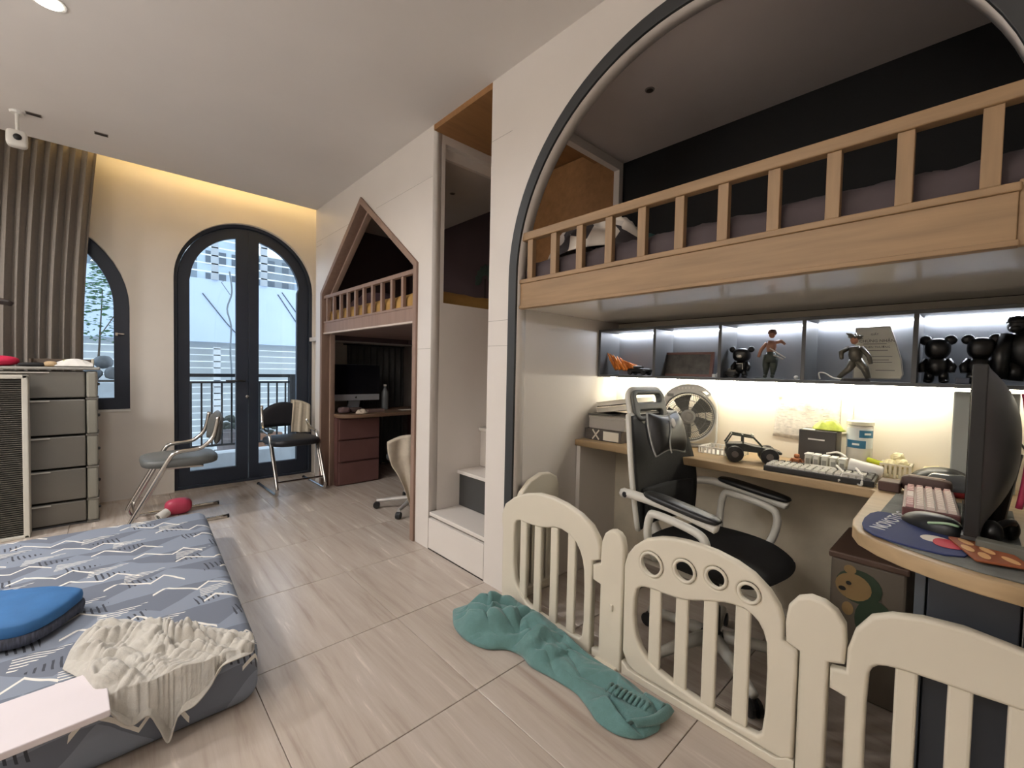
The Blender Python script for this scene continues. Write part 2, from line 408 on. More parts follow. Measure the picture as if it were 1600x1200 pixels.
# black strip round the arch
struct(plate('trim_2', [[(AY-AR-0.055, 0), (AY-AR, 0), (AY-AR, AZ)]+arc(AY, AZ, AR, 180, 0, 48)[1:]+[(AY+AR, 0), (AY+AR+0.055, 0), (AY+AR+0.055, AZ)]+arc(AY, AZ, AR+0.055, 0, 180, 48)[1:]], 0.014, TRIMBLK, m=MYZ(1.4685), bevel=0.002))
# brown house-shaped frame, deep reveal
def penta(o, zb=0.0):
    k = o*0.62
    return [(HY0+o, zb), (HY0+o, HS-k*0.6), (hc, HA-o*1.32), (HY1-o, HS-k*0.6), (HY1-o, zb)]
struct(plate('trim_3', [penta(0)+penta(0.043)[::-1]], 0.085, BROWNW, m=MYZ(1.50), bevel=0.003))
struct(plate('trim_4', [penta(0.040)+penta(0.062)[::-1]], 0.045, mat('mauve_brown_inner', (166, 142, 128), 0.55, amt=0.08), m=MYZ(1.555), bevel=0.002))

# niche of the big bunk
ROSEW = mat('dark_mauve_wall', (66, 50, 52), 0.8, amt=0.05)
struct(MB().box(2.36, 2.42, -0.25, 1.60, 0, 1.45).build('wall_niche_back', mat('niche_cream', (233, 224, 207), 0.6, amt=0.02)))
struct(MB().box(2.36, 2.42, -0.25, 1.60, 1.45, 2.47).build('wall_bunk_back', NAVYWALL))
struct(MB().box(1.535, 2.36, -0.25, -0.20, 0, 2.47).build('wall_niche_right', WHITE))
pl = struct(MB().box(1.535, 2.36, 1.56, 1.60, 0, 1.56).build('wall_niche_left', WHITE))
bx('header', WHITE, pl, 1.535, 2.42, 1.56, 1.60, 2.40, 2.47)
bx('post', WHITE, pl, 2.32, 2.36, 1.56, 1.60, 1.56, 2.40)
struct(MB().box(1.535, 2.42, -0.25, 1.62, 2.45, 2.49).build('ceiling_bunk', mat('bunk_ceiling_paint', (205, 196, 192), 0.85, amt=0.02)))
# stair passage: oak ceiling and back wall
struct(MB().box(1.474, 1.54, 1.782, 2.338, 2.612, 2.655).box(1.54, 2.42, 1.601, 2.34, 2.612, 2.655).build('ceiling_passage', OAKDARK))
struct(MB().box(2.36, 2.42, 1.60, 2.40, 0, 2.60).build('wall_passage_back', OAKDARK))
struct(MB().box(1.54, 2.36, 1.602, 1.78, 2.52, 2.61).build('trim_5', OAKDARK))
wp = struct(MB().box(1.535, 2.36, 2.34, 2.40, 0, 1.565).build('wall_passage_left', WHITE))
bx('header', WHITE, wp, 1.535, 2.40, 2.341, 2.40, 2.56, 2.644)
bx('header_fill', WHITE, wp, 1.535, 2.46, 2.385, 2.41, 2.495, 2.644)
bx('edge_strip', WHITE, wp, 1.535, 1.56, 2.338, 2.402, 1.565, 2.575)
bx('post', WHITE, wp, 2.325, 2.36, 2.34, 2.40, 1.565, 2.575)
# house bunk room
struct(MB().box(2.40, 2.46, 2.40, 4.32, 1.40, 2.52).build('wall_house_back', ROSEW))
struct(MB().box(1.535, 2.46, 4.26, 4.32, 1.40, 2.52).build('wall_house_end', ROSEW))
struct(MB().box(1.535, 2.46, 2.40, 4.40, 2.50, 2.54).build('ceiling_house', mat('house_ceiling_paint', (196, 188, 180), 0.85, amt=0.02)))
struct(MB().box(2.60, 2.66, 2.40, 4.80, 0, 1.46).build('wall_study_back', mat('study_wall', (120, 112, 108), 0.8)))
struct(MB().box(1.535, 2.60, 2.40, 2.44, 0, 1.44).build('wall_study_right', mat('study_side_wall', (92, 60, 56), 0.7)))
struct(MB().box(2.42, 2.7, -0.3, 2.40, -0.05, 2.95).build('wall_outer_right', PLASTER))
struct(MB().box(2.46, 2.7, 2.40, 4.8, 1.44, 2.95).build('wall_outer_study', PLASTER))
struct(MB().box(1.54, 2.7, 4.32, 4.8, 1.40, 1.44).build('ceiling_study', WHITE))
# wall decals in the bunk behind the stair nook
dk = thing('wall_decal', 'dark green plant shaped wall decal over a small plum square in the bunk', 'decal', (2.395, 3.0, 1.8))
b = MB()
for k in range(9):
    a = radians(-10+k*25); b.ell((2.393, 2.95+0.09*cos(a), 1.93+0.08*sin(a)), (0.004, 0.05, 0.028), 8, 5, m=rotm('X', k*25-10, (2.393, 2.95+0.09*cos(a), 1.93+0.08*sin(a))))
b.build('leaves', mat('decal_green', (40, 58, 48), 0.7), dk)
bx('stem', mat('decal_stem', (50, 46, 40), 0.7), dk, 2.39, 2.396, 2.945, 2.955, 1.68, 1.93)
bx('square', mat('decal_plum', (70, 34, 40), 0.7), dk, 2.39, 2.397, 2.93, 3.05, 1.66, 1.76)

# ================================================================== OUTSIDE
CONC = mat('balcony_concrete', (176, 182, 188), 0.85, amt=0.08)
struct(MB().box(-2.5, 3.4, 4.94, 5.95, -0.14, -0.02).build('floor_balcony', CONC))
struct(MB().box(-2.5, 3.4, 5.60, 5.80, -0.4, 0.165).build('wall_balcony_kerb', mat('kerb_white', (226, 230, 234), 0.8)))
RAILM = mat('railing_paint', (48, 50, 54), 0.5)
rl = thing('balcony_railing', 'dark metal balcony railing with upright bars outside the arched door', 'railing', (0.9, 5.7, 0.165))
bx('top_rail', RAILM, rl, 0.33, 3.3, 5.675, 5.725, 1.0, 1.035); bx('middle_rail', RAILM, rl, 0.33, 3.3, 5.685, 5.715, 0.93, 0.952)
bx('bottom_rail', RAILM, rl, 0.33, 3.3, 5.685, 5.715, 0.235, 0.257)
pb = None
for k in range(-2, 25):
    x = 0.631+0.0925*k
    if pb is None:
        pb = MB().box(-0.008, 0.008, -0.008, 0.008, 0, 0.675).build('baluster', RAILM, rl, local=True); q = pb
    else: q = pb.copy(); COL.objects.link(q); q.parent = rl
    q.location = (x-0.9, 0, 0.09)
bx('post', RAILM, rl, 1.595, 1.685, 5.655, 5.745, 0.165, 1.035); bx('post', RAILM, rl, 0.33, 0.42, 5.655, 5.745, 0.165, 1.035)
for x in (0.6, 2.6): bx('foot', RAILM, rl, x-0.02, x+0.02, 5.685, 5.715, 0.165, 0.24)
nb = thing('neighbour_house', 'pale neighbouring house wall with white panel and thin white bars beyond the railing', 'building', (1.5, 8.2, -3))
PANEL = mat('blue_white_panel', (196, 212, 236), 0.7, amt=0.05, n=1.2)
bx('white_panel', PANEL, nb, -4, 6, 8.04, 8.12, 1.475, 2.43)
bx('lower_wall', mat('grey_render', (186, 192, 194), 0.85, amt=0.06, n=2), nb, -4, 6, 8.2, 8.4, -3, 1.48)
bx('roof_slab', CONC, nb, -4, 6, 8.1, 10, 2.36, 2.42)
bars = MB()
for k in range(17): bars.box(-4, 6, 8.0, 8.015, 1.365-k*0.098, 1.378-k*0.098)
bars.build('lower_bar', mat('white_bar', (236, 240, 244), 0.6), nb, kind='stuff')
ubar = mat('upper_bar', (232, 238, 244), 0.6)
for k in range(7): bx('upper_bar', ubar, nb, -4, 6, 8.0, 8.02, 2.53+k*0.125, 2.548+k*0.125)
for x in (1.19, 1.86): bx('upper_post', CONC, nb, x-0.045, x+0.045, 8.0, 8.06, 2.43, 3.6)
bx('downpipe', mat('pale_pipe', (206, 210, 212), 0.6), nb, 1.17, 1.26, 8.0, 8.06, -3, 1.40)
far = [(-0.5, 1.0, 3.1, (120, 134, 146)), (1.0, 1.62, 3.6, (176, 192, 206)), (1.62, 2.4, 3.25, (132, 142, 150)), (2.4, 3.6, 3.7, (160, 174, 188))]
for i, (x0, x1, z, c) in enumerate(far):
    t = thing('far_building', ['low slate grey building behind the neighbour roof bars, leftmost through the door', 'tall pale building seen behind the left door pane, above the white panel', 'mid grey building glimpsed behind the door mullion and right pane', 'tall blue grey building at the right of the right door pane'][i], 'building', (x0, 12, -3))
    bx('wall', mat('far_wall_%s' % 'abcd'[i], c, 0.85, amt=0.15, n=3), t, x0*1.45, x1*1.45, 12, 13, -3, z*1.17)
    wm = mat('far_window', (84, 96, 108), 0.4)
    for a in range(3):
        for k in range(2):
            xx = (x0+(x1-x0)*(0.25+0.28*a))*1.45
            bx('window', wm, t, xx-0.07, xx+0.07, 11.985, 12.01, 2.9+k*0.5, 3.2+k*0.5)
cbm = mat('cable_black', (70, 78, 88), 0.6)
for i, (a, b_, lab) in enumerate([((0.98, 7.6, 2.15), (1.55, 7.6, 1.42), 'thin overhead cable slanting across the left door pane'),
        ((1.96, 7.6, 2.26), (2.55, 7.6, 1.42), 'lower of two parallel cables slanting across the right door pane'),
        ((2.02, 7.6, 2.3), (2.62, 7.6, 1.52), 'upper of two parallel cables slanting across the right door pane')]):
    a, b_ = [(q[0]*1.0566, 8.033, 1.15+(q[2]-1.15)*1.0566) for q in (a, b_)]
    tag(MB().tube([a, ((a[0]+b_[0])/2, 8.033, (a[2]+b_[2])/2-0.03), b_], 0.007, 5).build('cable', cbm), lab, 'cable')
tag(MB().tube(spline([(1.30, 7.55, 2.5), (1.33, 7.55, 2.2), (1.27, 7.55, 1.95), (1.32, 7.55, 1.7), (1.31, 7.55, 1.3), (1.33, 7.55, 0.6), (1.3, 7.55, -3)], 24), 0.012, 5).tube([(1.31, 7.55, 2.16), (1.2, 7.55, 2.33), (1.25, 7.55, 2.37)], 0.006, 5).build('vine_stem', mat('bare_vine', (120, 128, 134), 0.8)), 'bare crooked vine stem hanging down in front of the white panel', 'vine')
# small leafy tree outside the left window
tr = thing('leafy_tree', 'small green leafy tree outside the left window beside the curtain', 'tree', (-0.05, 6.3, 0.945))
lm = MB(); rnd = random.Random(3)
for k in range(420):
    z = rnd.uniform(1.35, 2.15); r = 0.34*max(0.15, 1-(z-1.35)/0.85)
    c = Vector((-0.08+rnd.uniform(-r, r*0.9), 6.3+rnd.uniform(-0.2, 0.2), z))
    m = Matrix.Translation(c) @ Matrix.Rotation(rnd.uniform(0, 6.28), 4, 'Z') @ Matrix.Rotation(rnd.uniform(-1.2, 1.2), 4, 'X')
    lm.add([(-0.032, 0, 0), (0, -0.014, 0.004), (0.032, 0, 0), (0, 0.014, 0.004)], [(0, 1, 2, 3)], m)
lm.build('leaves', mat('leaf_green', (70, 116, 74), 0.6, amt=0.3, n=20), tr, kind='stuff')
MB().tube([(-0.1, 6.4, 0.945), (-0.08, 6.35, 1.3), (-0.05, 6.3, 1.9)], [0.014, 0.01, 0.004], 6).tube([(-0.08, 6.3, 1.4), (0.1, 6.3, 1.75)], 0.005, 5).build('stem', mat('bark', (96, 88, 78), 0.9), tr)
pt = thing('planter_box', 'pale planter box holding the leafy tree outside the window', 'planter', (-0.05, 6.3, -0.4))
bx('box', mat('planter_pale', (210, 220, 228), 0.8), pt, -0.6, 0.25, 6.15, 6.45, -3.0, 0.93, bevel=0.01); bx('soil', mat('soil', (80, 76, 72), 0.95), pt, -0.57, 0.22, 6.18, 6.42, 0.93, 0.945)
rk = mat('grey_rock', (116, 122, 128), 0.9, amt=0.3, n=12)
for i, (x, y, z, r) in enumerate([(-0.14, 6.24, 1.02, 0.085), (0.03, 6.24, 1.02, 0.08), (-0.05, 6.34, 1.14, 0.085), (0.135, 6.30, 1.01, 0.065), (-0.24, 6.36, 1.03, 0.075)]):
    mb = MB(); mb.ell((x, y, z), (r, r*0.8, r*0.85), 10, 7)
    mb.v = [(p[0]+0.018*noise.noise(Vector(p)*14), p[1]+0.018*noise.noise(Vector(p)*14+Vector((5, 0, 0))), p[2]+0.018*noise.noise(Vector(p)*14+Vector((9, 3, 1)))) for p in mb.v]
    tag(mb.build('rock', rk, smooth=True), ['rounded grey rock at the left front of the planter pile', 'grey rock at the right front of the planter pile', 'grey rock on top in the middle of the planter pile', 'small grey rock at the upper right of the planter pile', 'grey rock at the upper left of the planter pile by the curtain'][i], 'rock', 'rocks piled in the planter')
# clutter on the neighbour's side, low behind the railing
for i, (x, z0, wd, h, c, nm, lab) in enumerate([(1.40, -0.35, 0.30, 0.62, (150, 112, 88), 'terracotta_pot', 'terracotta pot outside behind the railing, right door pane'), (1.02, -0.4, 0.34, 0.75, (120, 112, 112), 'garden_pot', 'grey brown pot outside behind the railing, left door pane'),
        (1.72, -0.4, 0.2, 0.95, (92, 92, 96), 'garden_pot', 'narrow dark pot outside beside the railing post')]):
    t = thing(nm, lab, 'pot', (x*1.12, 6.5, -3))
    pm = mat(nm+'_clay_%d' % i, c, 0.8, amt=0.2)
    MB().lathe([(wd*0.3, -2.6+0.0), (wd*0.34, z0), (wd*0.5, z0+h*0.8), (wd*0.56, z0+h*0.82), (wd*0.56, z0+h*0.92), (wd*0.45, z0+h*0.92)], (x*1.12, 6.5, 0), 16).build('pot', pm, t, smooth=False)
    lv = MB()
    for k in range(26):
        a = k*2.4; rr = wd*0.35
        lv.ell((x*1.12+rr*cos(a)*rnd.random(), 6.5+rr*sin(a)*rnd.random(), z0+h*0.95+0.16*rnd.random()), (0.045, 0.012, 0.025), 6, 4)
    lv.build('foliage', mat('dull_leaves', (92, 98, 92), 0.8, amt=0.3), t)

# ================================================================== CEILING FIXTURES, CURTAIN
dl_lab = ['bright round downlight in the ceiling above the floor mattress', 'round downlight in the ceiling before the curtain, far left of the mattress', 'round downlight in the ceiling above the floor in front of the camera', 'round downlight in the ceiling left of the camera', 'round downlight in the ceiling behind the camera', 'round downlight in the ceiling behind and left of the camera']
for i, (x, y) in enumerate(LAMPS):
    t = thing('downlight', dl_lab[i], 'light', (x, y, 2.645))
    MB().lathe([(0.046, -0.004), (0.056, -0.004), (0.058, 0.0), (0.046, 0.0)], (x, y, 2.645), 20).build('trim_ring', WHITEPL, t)
    MB().lathe([(0.044, -0.0065), (0.044, -0.0042)], (x, y, 2.645), 20).build('diffuser', LAMPM, t)
for i, (x, y) in enumerate(((-0.33, 3.985), (-0.03, 4.0))):
    t = thing('slot_downlight', ['unlit dark slot downlight in the ceiling, nearer the left edge', 'unlit dark slot downlight in the ceiling beside the curtain top'][i], 'light', (x, y, 2.645))
    bx('rim', mat('slot_rim', (150, 140, 130), 0.6), t, x-0.034, x+0.034, y-0.022, y+0.022, 2.642, 2.645, bevel=0.001)
    bx('slot', mat('slot_dark', (58, 50, 46), 0.7), t, x-0.030, x+0.030, y-0.018, y+0.018, 2.6412, 2.643)
CURT = mat('taupe_curtain', (116, 106, 95), 0.75, amt=0.06, n=60, sheen=0.3)
for i, (x, y, z) in enumerate(((1.83, 1.08, 2.45), (1.95, 2.82, 2.50))):
    t = thing('ceiling_spot', ['tiny unlit ceiling spot over the big bunk', 'tiny unlit ceiling spot over the house bunk, seen through the stair nook'][i], 'light', (x, y, z))
    MB().lathe([(0.016, -0.004), (0.020, -0.004), (0.022, 0.0)], (x, y, z), 16).build('rim', mat('spot_rim', (120, 112, 106), 0.6), t)
    MB().lathe([(0.015, -0.005), (0.015, -0.001)], (x, y, z), 14).build('core', mat('slot_dark', (58, 50, 46)), t)
def curtain(name, material, x0, x1, y, z0, z1, folds, amp, gather, nu, nv, seed):
    rr = random.Random(seed); ph = [rr.uniform(-0.5, 0.5) for _ in range(folds+3)]
    def fn(u, v):
        k = u*folds; i = int(k); wob = ph[i]*(1-(k-i))+ph[i+1]*(k-i)
        low = 1-v
        q = 2*pi*(k+0.35*wob*low)
        x = x0+(x1-x0)*u+gather(u, low)+0.006*sin(2*q)
        yy = y-amp*(0.55+0.45*low)*sin(q)*(1+0.35*wob)-0.012*low*sin(q*0.5+1)
        return (x, yy, z0+(z1-z0)*v)
    return MB().grid(nu, nv, fn).build(name, material, None, smooth=True, solid=0.003)
c1 = curtain('curtain', CURT, -1.25, -0.045, 4.60, 0.03, 2.90, 19, 0.040, lambda u, l: -0.10*u*sin(min(1, l*1.25)*pi*0.62)*1.0, 420, 26, 2)
tag(c1, 'floor length taupe curtain in deep folds over the left window', 'curtain')
ct = thing('curtain_rail', 'white curtain rail hidden in the ceiling slot', 'curtain rail', (-0.6, 4.6, 2.9))
bx('track', WHITEPL, ct, -1.3, -0.03, 4.585, 4.615, 2.90, 2.92)
DCURT = mat('dark_study_curtain', (86, 86, 88), 0.8, amt=0.08, n=50)
c2 = curtain('curtain', DCURT, 1.90, 2.585, 4.70, 0.03, 1.38, 9, 0.04, lambda u, l: 0, 200, 14, 5)
tag(c2, 'dark grey curtain behind the computer desk under the house bunk', 'curtain')
bx('rod', BLKPL, c2, 1.86, 2.59, 4.695, 4.705, 1.38, 1.395)
# security camera hanging from the ceiling in front of the curtain
sc_ = thing('security_camera', 'small white security camera hanging under the ceiling before the curtain', 'camera', (-0.40, 4.02, 2.645))
MB().lathe([(0.03, -0.012), (0.034, 0.0)], (-0.40, 4.02, 2.645), 16).tube([(-0.40, 4.02, 2.64), (-0.40, 4.02, 2.53)], 0.009, 8).build('bracket', WHITEPL, sc_)
MB().sell((-0.40, 4.0, 2.475), (0.045, 0.035, 0.05), 0.45).build('housing', WHITEPL, sc_, smooth=True)
MB().lathe([(0.019, 0), (0.017, 0.008), (0.004, 0.010)], (0, 0, 0), 14, m=Matrix.Translation((-0.395, 3.966, 2.478)) @ Matrix.Rotation(pi/2, 4, 'X')).build('lens', BLKPL, sc_, smooth=True)
# coat stand mostly outside the frame on the left
cs = thing('coat_stand', 'dark arm of a coat stand reaching in at the left edge before the curtain', 'coat stand', (-0.92, 3.95, 0))
DKW = mat('dark_stained_wood', (48, 38, 34), 0.45, amt=0.15)
MB().tube([(-0.92, 3.95, 0), (-0.92, 3.95, 1.8)], 0.02, 10).build('pole', DKW, cs, smooth=True)
MB().lathe([(0.2, 0), (0.2, 0.02), (0.03, 0.05)], (-0.92, 3.95, 0), 20).build('base', DKW, cs)
MB().tube([(-0.92, 3.95, 1.50), (-0.6, 3.945, 1.505), (-0.44, 3.94, 1.485), (-0.422, 3.94, 1.475)], [0.02, 0.022, 0.02, 0.012], 10).build('arm', DKW, cs, smooth=True)

# ================================================================== BUILT-IN BEDS, STAIRS
SHEETD = mat('dark_taupe_sheet', (84, 74, 77), 0.85, amt=0.10, n=9, bump=0.4, bscale=14)
bk = thing('bunk_bed', 'long oak bunk bed with railed side and white underside in the big arch', 'bed', (1.9, 0.75, 1.452))
bx('side_board', OAK, bk, 1.488, 1.513, -0.046, 1.556, 1.462, 1.572, bevel=0.002)
bx('bottom_lip', OAK, bk, 1.482, 1.516, -0.05, 1.558, 1.450, 1.464, bevel=0.002)
bx('bottom_rail', OAK, bk, 1.482, 1.520, -0.05, 1.558, 1.572, 1.592, bevel=0.003)
bx('top_rail', OAK, bk, 1.480, 1.520, -0.05, 1.558, 1.777, 1.815, bevel=0.004)
bx('end_board', OAK, bk, 1.495, 1.52, -0.085, -0.046, 1.452, 1.60, bevel=0.002)
bx('underside_panel', mat('bunk_underside', (248, 243, 234), 0.16, amt=0.02, coat=0.5), bk, 1.516, 2.358, -0.198, 1.558, 1.452, 1.475)
pb = None
for k in range(11):
    y = -0.001+0.1493*k
    if pb is None:
        pb = MB().box(1.487, 1.513, -0.017, 0.017, 1.592, 1.777).build('baluster', OAKV, bk, bevel=0.002); y0 = pb.location.y; q = pb
    else: q = pb.copy(); COL.objects.link(q); q.parent = bk
    q.location.y = y0+y
def bumpy_box(name, x0, x1, y0, y1, z0, z1, material, amp, sc, nx=40, ny=60, e=0.04, seed=0.0, label=None, cat=None, dirx=1.0):
    """soft mattress: rounded-edge slab whose top carries wrinkles"""
    mb = MB()
    def top(u, v):
        x = x0+(x1-x0)*u; y = y0+(y1-y0)*v
        d = min(u*(x1-x0), (1-u)*(x1-x0), v*(y1-y0), (1-v)*(y1-y0))
        rd = e-sqrt(max(0, e*e-(e-min(d, e))**2))
        return (x, y, z1-rd+amp*ridged(x*sc*dirx, y*sc, seed)*min(1, d/0.05))
    mb.grid(nx, ny, top)
    n = len(mb.v); W_ = nx+1
    ring = [i for i in range(W_)]+[j*W_+nx for j in range(1, ny+1)]+[ny*W_+i for i in range(nx-1, -1, -1)]+[j*W_ for j in range(ny-1, 0, -1)]
    for i in ring: mb.v.append((mb.v[i][0], mb.v[i][1], z0))
    m_ = len(ring)
    for i in range(m_): mb.f.append((ring[i], ring[(i+1) % m_], n+(i+1) % m_, n+i))
    mb.f.append(tuple(n+i for i in range(m_))[::-1])
    o = mb.build(name, material, None, smooth=True)
    if label: tag(o, label, cat)
    return o
bumpy_box('bed_mattress', 1.524, 2.352, -0.19, 1.552, 1.476, 1.672, SHEETD, 0.022, 7.0, 60, 120, e=0.03, seed=2.0, dirx=2.2, label='dark taupe sheeted mattress behind the rails of the big bunk', cat='mattress')
# heaped patterned blanket at the left end of the big bunk
hm = bpy.data.materials.new('patterned_quilt'); hm.use_nodes = True; MATS['quilt'] = hm
nt = hm.node_tree; X.nt = nt
vn = nt.nodes.new('ShaderNodeTexVoronoi'); vn.inputs['Scale'].default_value = 11; tc = nt.nodes.new('ShaderNodeTexCoord'); nt.links.new(tc.outputs['Object'], vn.inputs['Vector'])
rp = nt.nodes.new('ShaderNodeValToRGB'); rp.color_ramp.interpolation = 'CONSTANT'; e = rp.color_ramp.elements
e[0].color = lin((226, 216, 204)); e[1].position = 0.42; e[1].color = lin((60, 54, 56)); q = e.new(0.6); q.color = lin((205, 196, 188))
sep = nt.nodes.new('ShaderNodeSeparateColor'); nt.links.new(vn.outputs['Color'], sep.inputs[0]); nt.links.new(sep.outputs[0], rp.inputs[0]); nt.links.new(rp.outputs[0], nt.nodes['Principled BSDF'].inputs['Base Color'])
nt.nodes['Principled BSDF'].inputs['Roughness'].default_value = 0.85
def heap(name, c, r, h, material, seed, n=40, sc=9.0, fold=0.03):
    def fn(u, v):
        a = 2*pi*u; rr = v
        edge = 1+0.22*noise.noise(Vector((cos(a)*1.5, sin(a)*1.5, seed)))
        x = r[0]*rr*cos(a)*edge; y = r[1]*rr*sin(a)*edge
        z = h*(1-rr**2.4)+fold*ridged(x*sc, y*sc, seed)*(1-rr**6)
        return (c[0]+x, c[1]+y, c[2]+max(0.002, z))
    return MB().grid(n, n//2, fn).build(name, material, None, smooth=True, solid=0.004)
tag(heap('quilt', (1.70, 1.27, 1.70), (0.15, 0.26), 0.15, hm, 1.3, 70, 13, 0.05), 'white and charcoal patterned quilt heaped at the left end of the bunk', 'quilt')
tag(heap('pillow', (2.12, 1.36, 1.70), (0.17, 0.13), 0.23, mat('grey_white_pillow', (190, 182, 176), 0.85, amt=0.06), 4.1, 40, 5, 0.02), 'pale pillow standing against the quilt at the left end of the bunk', 'pillow')
tag(MB().sell((1.99, 1.16, 1.775), (0.055, 0.055, 0.07), 0.7).build('teal_toy', mat('teal_plush', (62, 98, 96), 0.8, amt=0.3, n=40), smooth=True), 'small dark teal plush lying on the pillow behind the bunk rail', 'toy')
bx('bed_tag', mat('tag_white', (200, 190, 176), 0.8), None, 1.60, 1.62, 0.80, 0.82, 1.66, 1.715, bevel=0.003)
tag(bpy.data.objects['bed_tag'], 'small pale tag sticking up from the dark taupe bunk sheet', 'tag')

hb_ = thing('house_bunk', 'mauve brown bunk bed with railing inside the house shaped frame', 'bed', (1.95, 3.37, 1.446))
bx('side_board', BROWNW, hb_, 1.478, 1.500, 2.545, 4.203, 1.458, 1.545, bevel=0.002)
bx('bottom_lip', mat('pale_lip', (206, 190, 178), 0.5), hb_, 1.472, 1.505, 2.545, 4.203, 1.444, 1.458, bevel=0.002)
bx('bottom_rail', BROWNW, hb_, 1.474, 1.508, 2.545, 4.203, 1.545, 1.562, bevel=0.002)
bx('top_rail', BROWNW, hb_, 1.474, 1.508, 2.545, 4.203, 1.772, 1.802, bevel=0.003)
bx('underside_panel', mat('house_underside', (128, 104, 96), 0.6), hb_, 1.505, 2.398, 2.442, 4.258, 1.446, 1.462)
pb = None
for k in range(10):
    y = 4.135-0.157*k
    if pb is None:
        pb = MB().box(1.478, 1.502, -0.015, 0.015, 1.562, 1.772).build('baluster', BROWNW, hb_, bevel=0.002); y0 = pb.location.y; q = pb
    else: q = pb.copy(); COL.objects.link(q); q.parent = hb_
    q.location.y = y0+y
bumpy_box('bed_mattress', 1.512, 2.392, 2.446, 4.252, 1.463, 1.66, mat('ochre_sheet', (176, 138, 78), 0.85, amt=0.12, n=8, bump=0.3, bscale=20), 0.012, 6.0, 40, 80, seed=7, label='ochre yellow sheeted mattress behind the house bunk railing', cat='mattress')
tag(heap('quilt', (1.85, 3.86, 1.68), (0.28, 0.30), 0.12, mat('plum_quilt', (82, 60, 66), 0.85, amt=0.2), 3.3, 50, 7, 0.04), 'dark plum quilt heaped at the far end of the house bunk', 'quilt')

st = thing('staircase', 'white built-in staircase with a drawer step and one dark riser', 'stairs', (1.9, 2.06, 0))
dfm = bx('drawer_front', WHITE, st, 1.4735, 1.495, 1.784, 2.336, 0.008, 0.200, bevel=0.0015)
bx('tread', WHITE, st, 1.480, 1.712, 1.782, 2.338, 0.214, 0.237, bevel=0.003)
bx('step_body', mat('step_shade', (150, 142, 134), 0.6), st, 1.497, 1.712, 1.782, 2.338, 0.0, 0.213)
bx('riser', mat('charcoal_riser', (66, 66, 66), 0.5, amt=0.05), st, 1.712, 1.728, 1.782, 2.338, 0.237, 0.452)
bx('tread', WHITE, st, 1.692, 1.885, 1.782, 2.338, 0.452, 0.475, bevel=0.003)
bx('riser', WHITE, st, 1.885, 1.90, 1.782, 2.338, 0.477, 0.722)
bx('tread', WHITE, st, 1.868, 2.06, 1.782, 2.338, 0.722, 0.745, bevel=0.003)
bx('riser', WHITE, st, 2.06, 2.075, 1.782, 2.338, 0.745, 0.985)
bx('tread', WHITE, st, 2.045, 2.358, 1.782, 2.338, 0.985, 1.008, bevel=0.003)

# ================================================================== STUDY UNDER THE HOUSE BUNK
MAROON = mat('maroon_brown_laminate', (98, 66, 62), 0.5, amt=0.07)
du = thing('drawer_unit', 'maroon brown three drawer unit under the study desk', 'drawers', (1.79, 4.33, 0))
bx('body', MAROON, du, 1.575, 2.0, 4.122, 4.56, 0.0, 0.653, bevel=0.002)
for z0, z1 in ((0.445, 0.640), (0.232, 0.430), (0.012, 0.217)): bx('drawer', MAROON, du, 1.592, 1.992, 4.10, 4.121, z0, z1, bevel=0.003)
sd = thing('study_desk', 'dark wooden study desk with rounded corner carrying the computer', 'desk', (2.1, 4.3, 0))
plate('desk_top', [smooth_poly([(1.62, 4.585), (1.60, 4.35), (1.56, 4.16), (1.62, 4.02), (1.85, 4.0), (2.2, 4.03), (2.585, 4.06), (2.585, 4.06), (2.585, 4.585), (2.585, 4.585)], 2)], 0.034, mat('desk_brown_wood', (118, 92, 72), 0.5, amt=0.12, stretch=(1, 6, 6)), sd, Matrix.Translation((0, 0, 0.672)), bevel=0.004)
bx('side_panel', MAROON, sd, 2.565, 2.585, 4.1, 4.56, 0, 0.654)
im = thing('desktop_computer', 'all-in-one computer with black screen and silver chin on the study desk', 'computer', (1.855, 4.38, 0.689))
ALU = mat('brushed_silver', (186, 190, 196), 0.4, 0.4, amt=0.03)
bx('screen_body', ALU, im, 1.600, 2.112, 4.352, 4.366, 0.797, 1.166, bevel=0.004)
bx('screen', mat('screen_black', (8, 9, 18), 0.15, amt=0.02), im, 1.602, 2.110, 4.3485, 4.352, 0.862, 1.165)
MB().box(1.78, 1.94, 4.36, 4.50, 0.689, 0.697).prism([(4.375, 0.85), (4.372, 0.85), (4.44, 0.692), (4.46, 0.692)], 'x', 1.80, 1.92).build('stand', ALU, im)
MB().ell((1.856, 4.351, 0.829), (0.009, 0.003, 0.010), 10, 6).ell((1.859, 4.351, 0.843), (0.003, 0.002, 0.0045), 6, 4).build('logo', BLKPL, im)
bt = thing('bottle', 'clear plastic water bottle beside the computer on the study desk', 'bottle', (2.20, 4.40, 0.689))
MB().lathe([(0.036, 0), (0.038, 0.01), (0.038, 0.15), (0.034, 0.19), (0.014, 0.235), (0.014, 0.25)], (2.20, 4.40, 0.689), 14).build('body', mat('smoky_bottle', (120, 124, 126), 0.25, amt=0.1), bt, smooth=True)
MB().lathe([(0.016, 0), (0.016, 0.02)], (2.20, 4.40, 0.939), 12).build('cap', WHITEPL, bt)
tag(MB().sell((1.66, 4.17, 0.722), (0.052, 0.05, 0.030), 0.6).build('pouch', mat('dark_mauve_pouch', (92, 72, 72), 0.8, amt=0.2), smooth=True), 'dark mauve pouch at the left corner of the study desk', 'pouch')
tag(MB().sell((1.79, 4.20, 0.718), (0.065, 0.05, 0.026), 0.6).build('pouch', mat('brown_pouch', (72, 56, 52), 0.8, amt=0.2), smooth=True), 'brown pouch in front of the computer screen on the study desk', 'pouch')
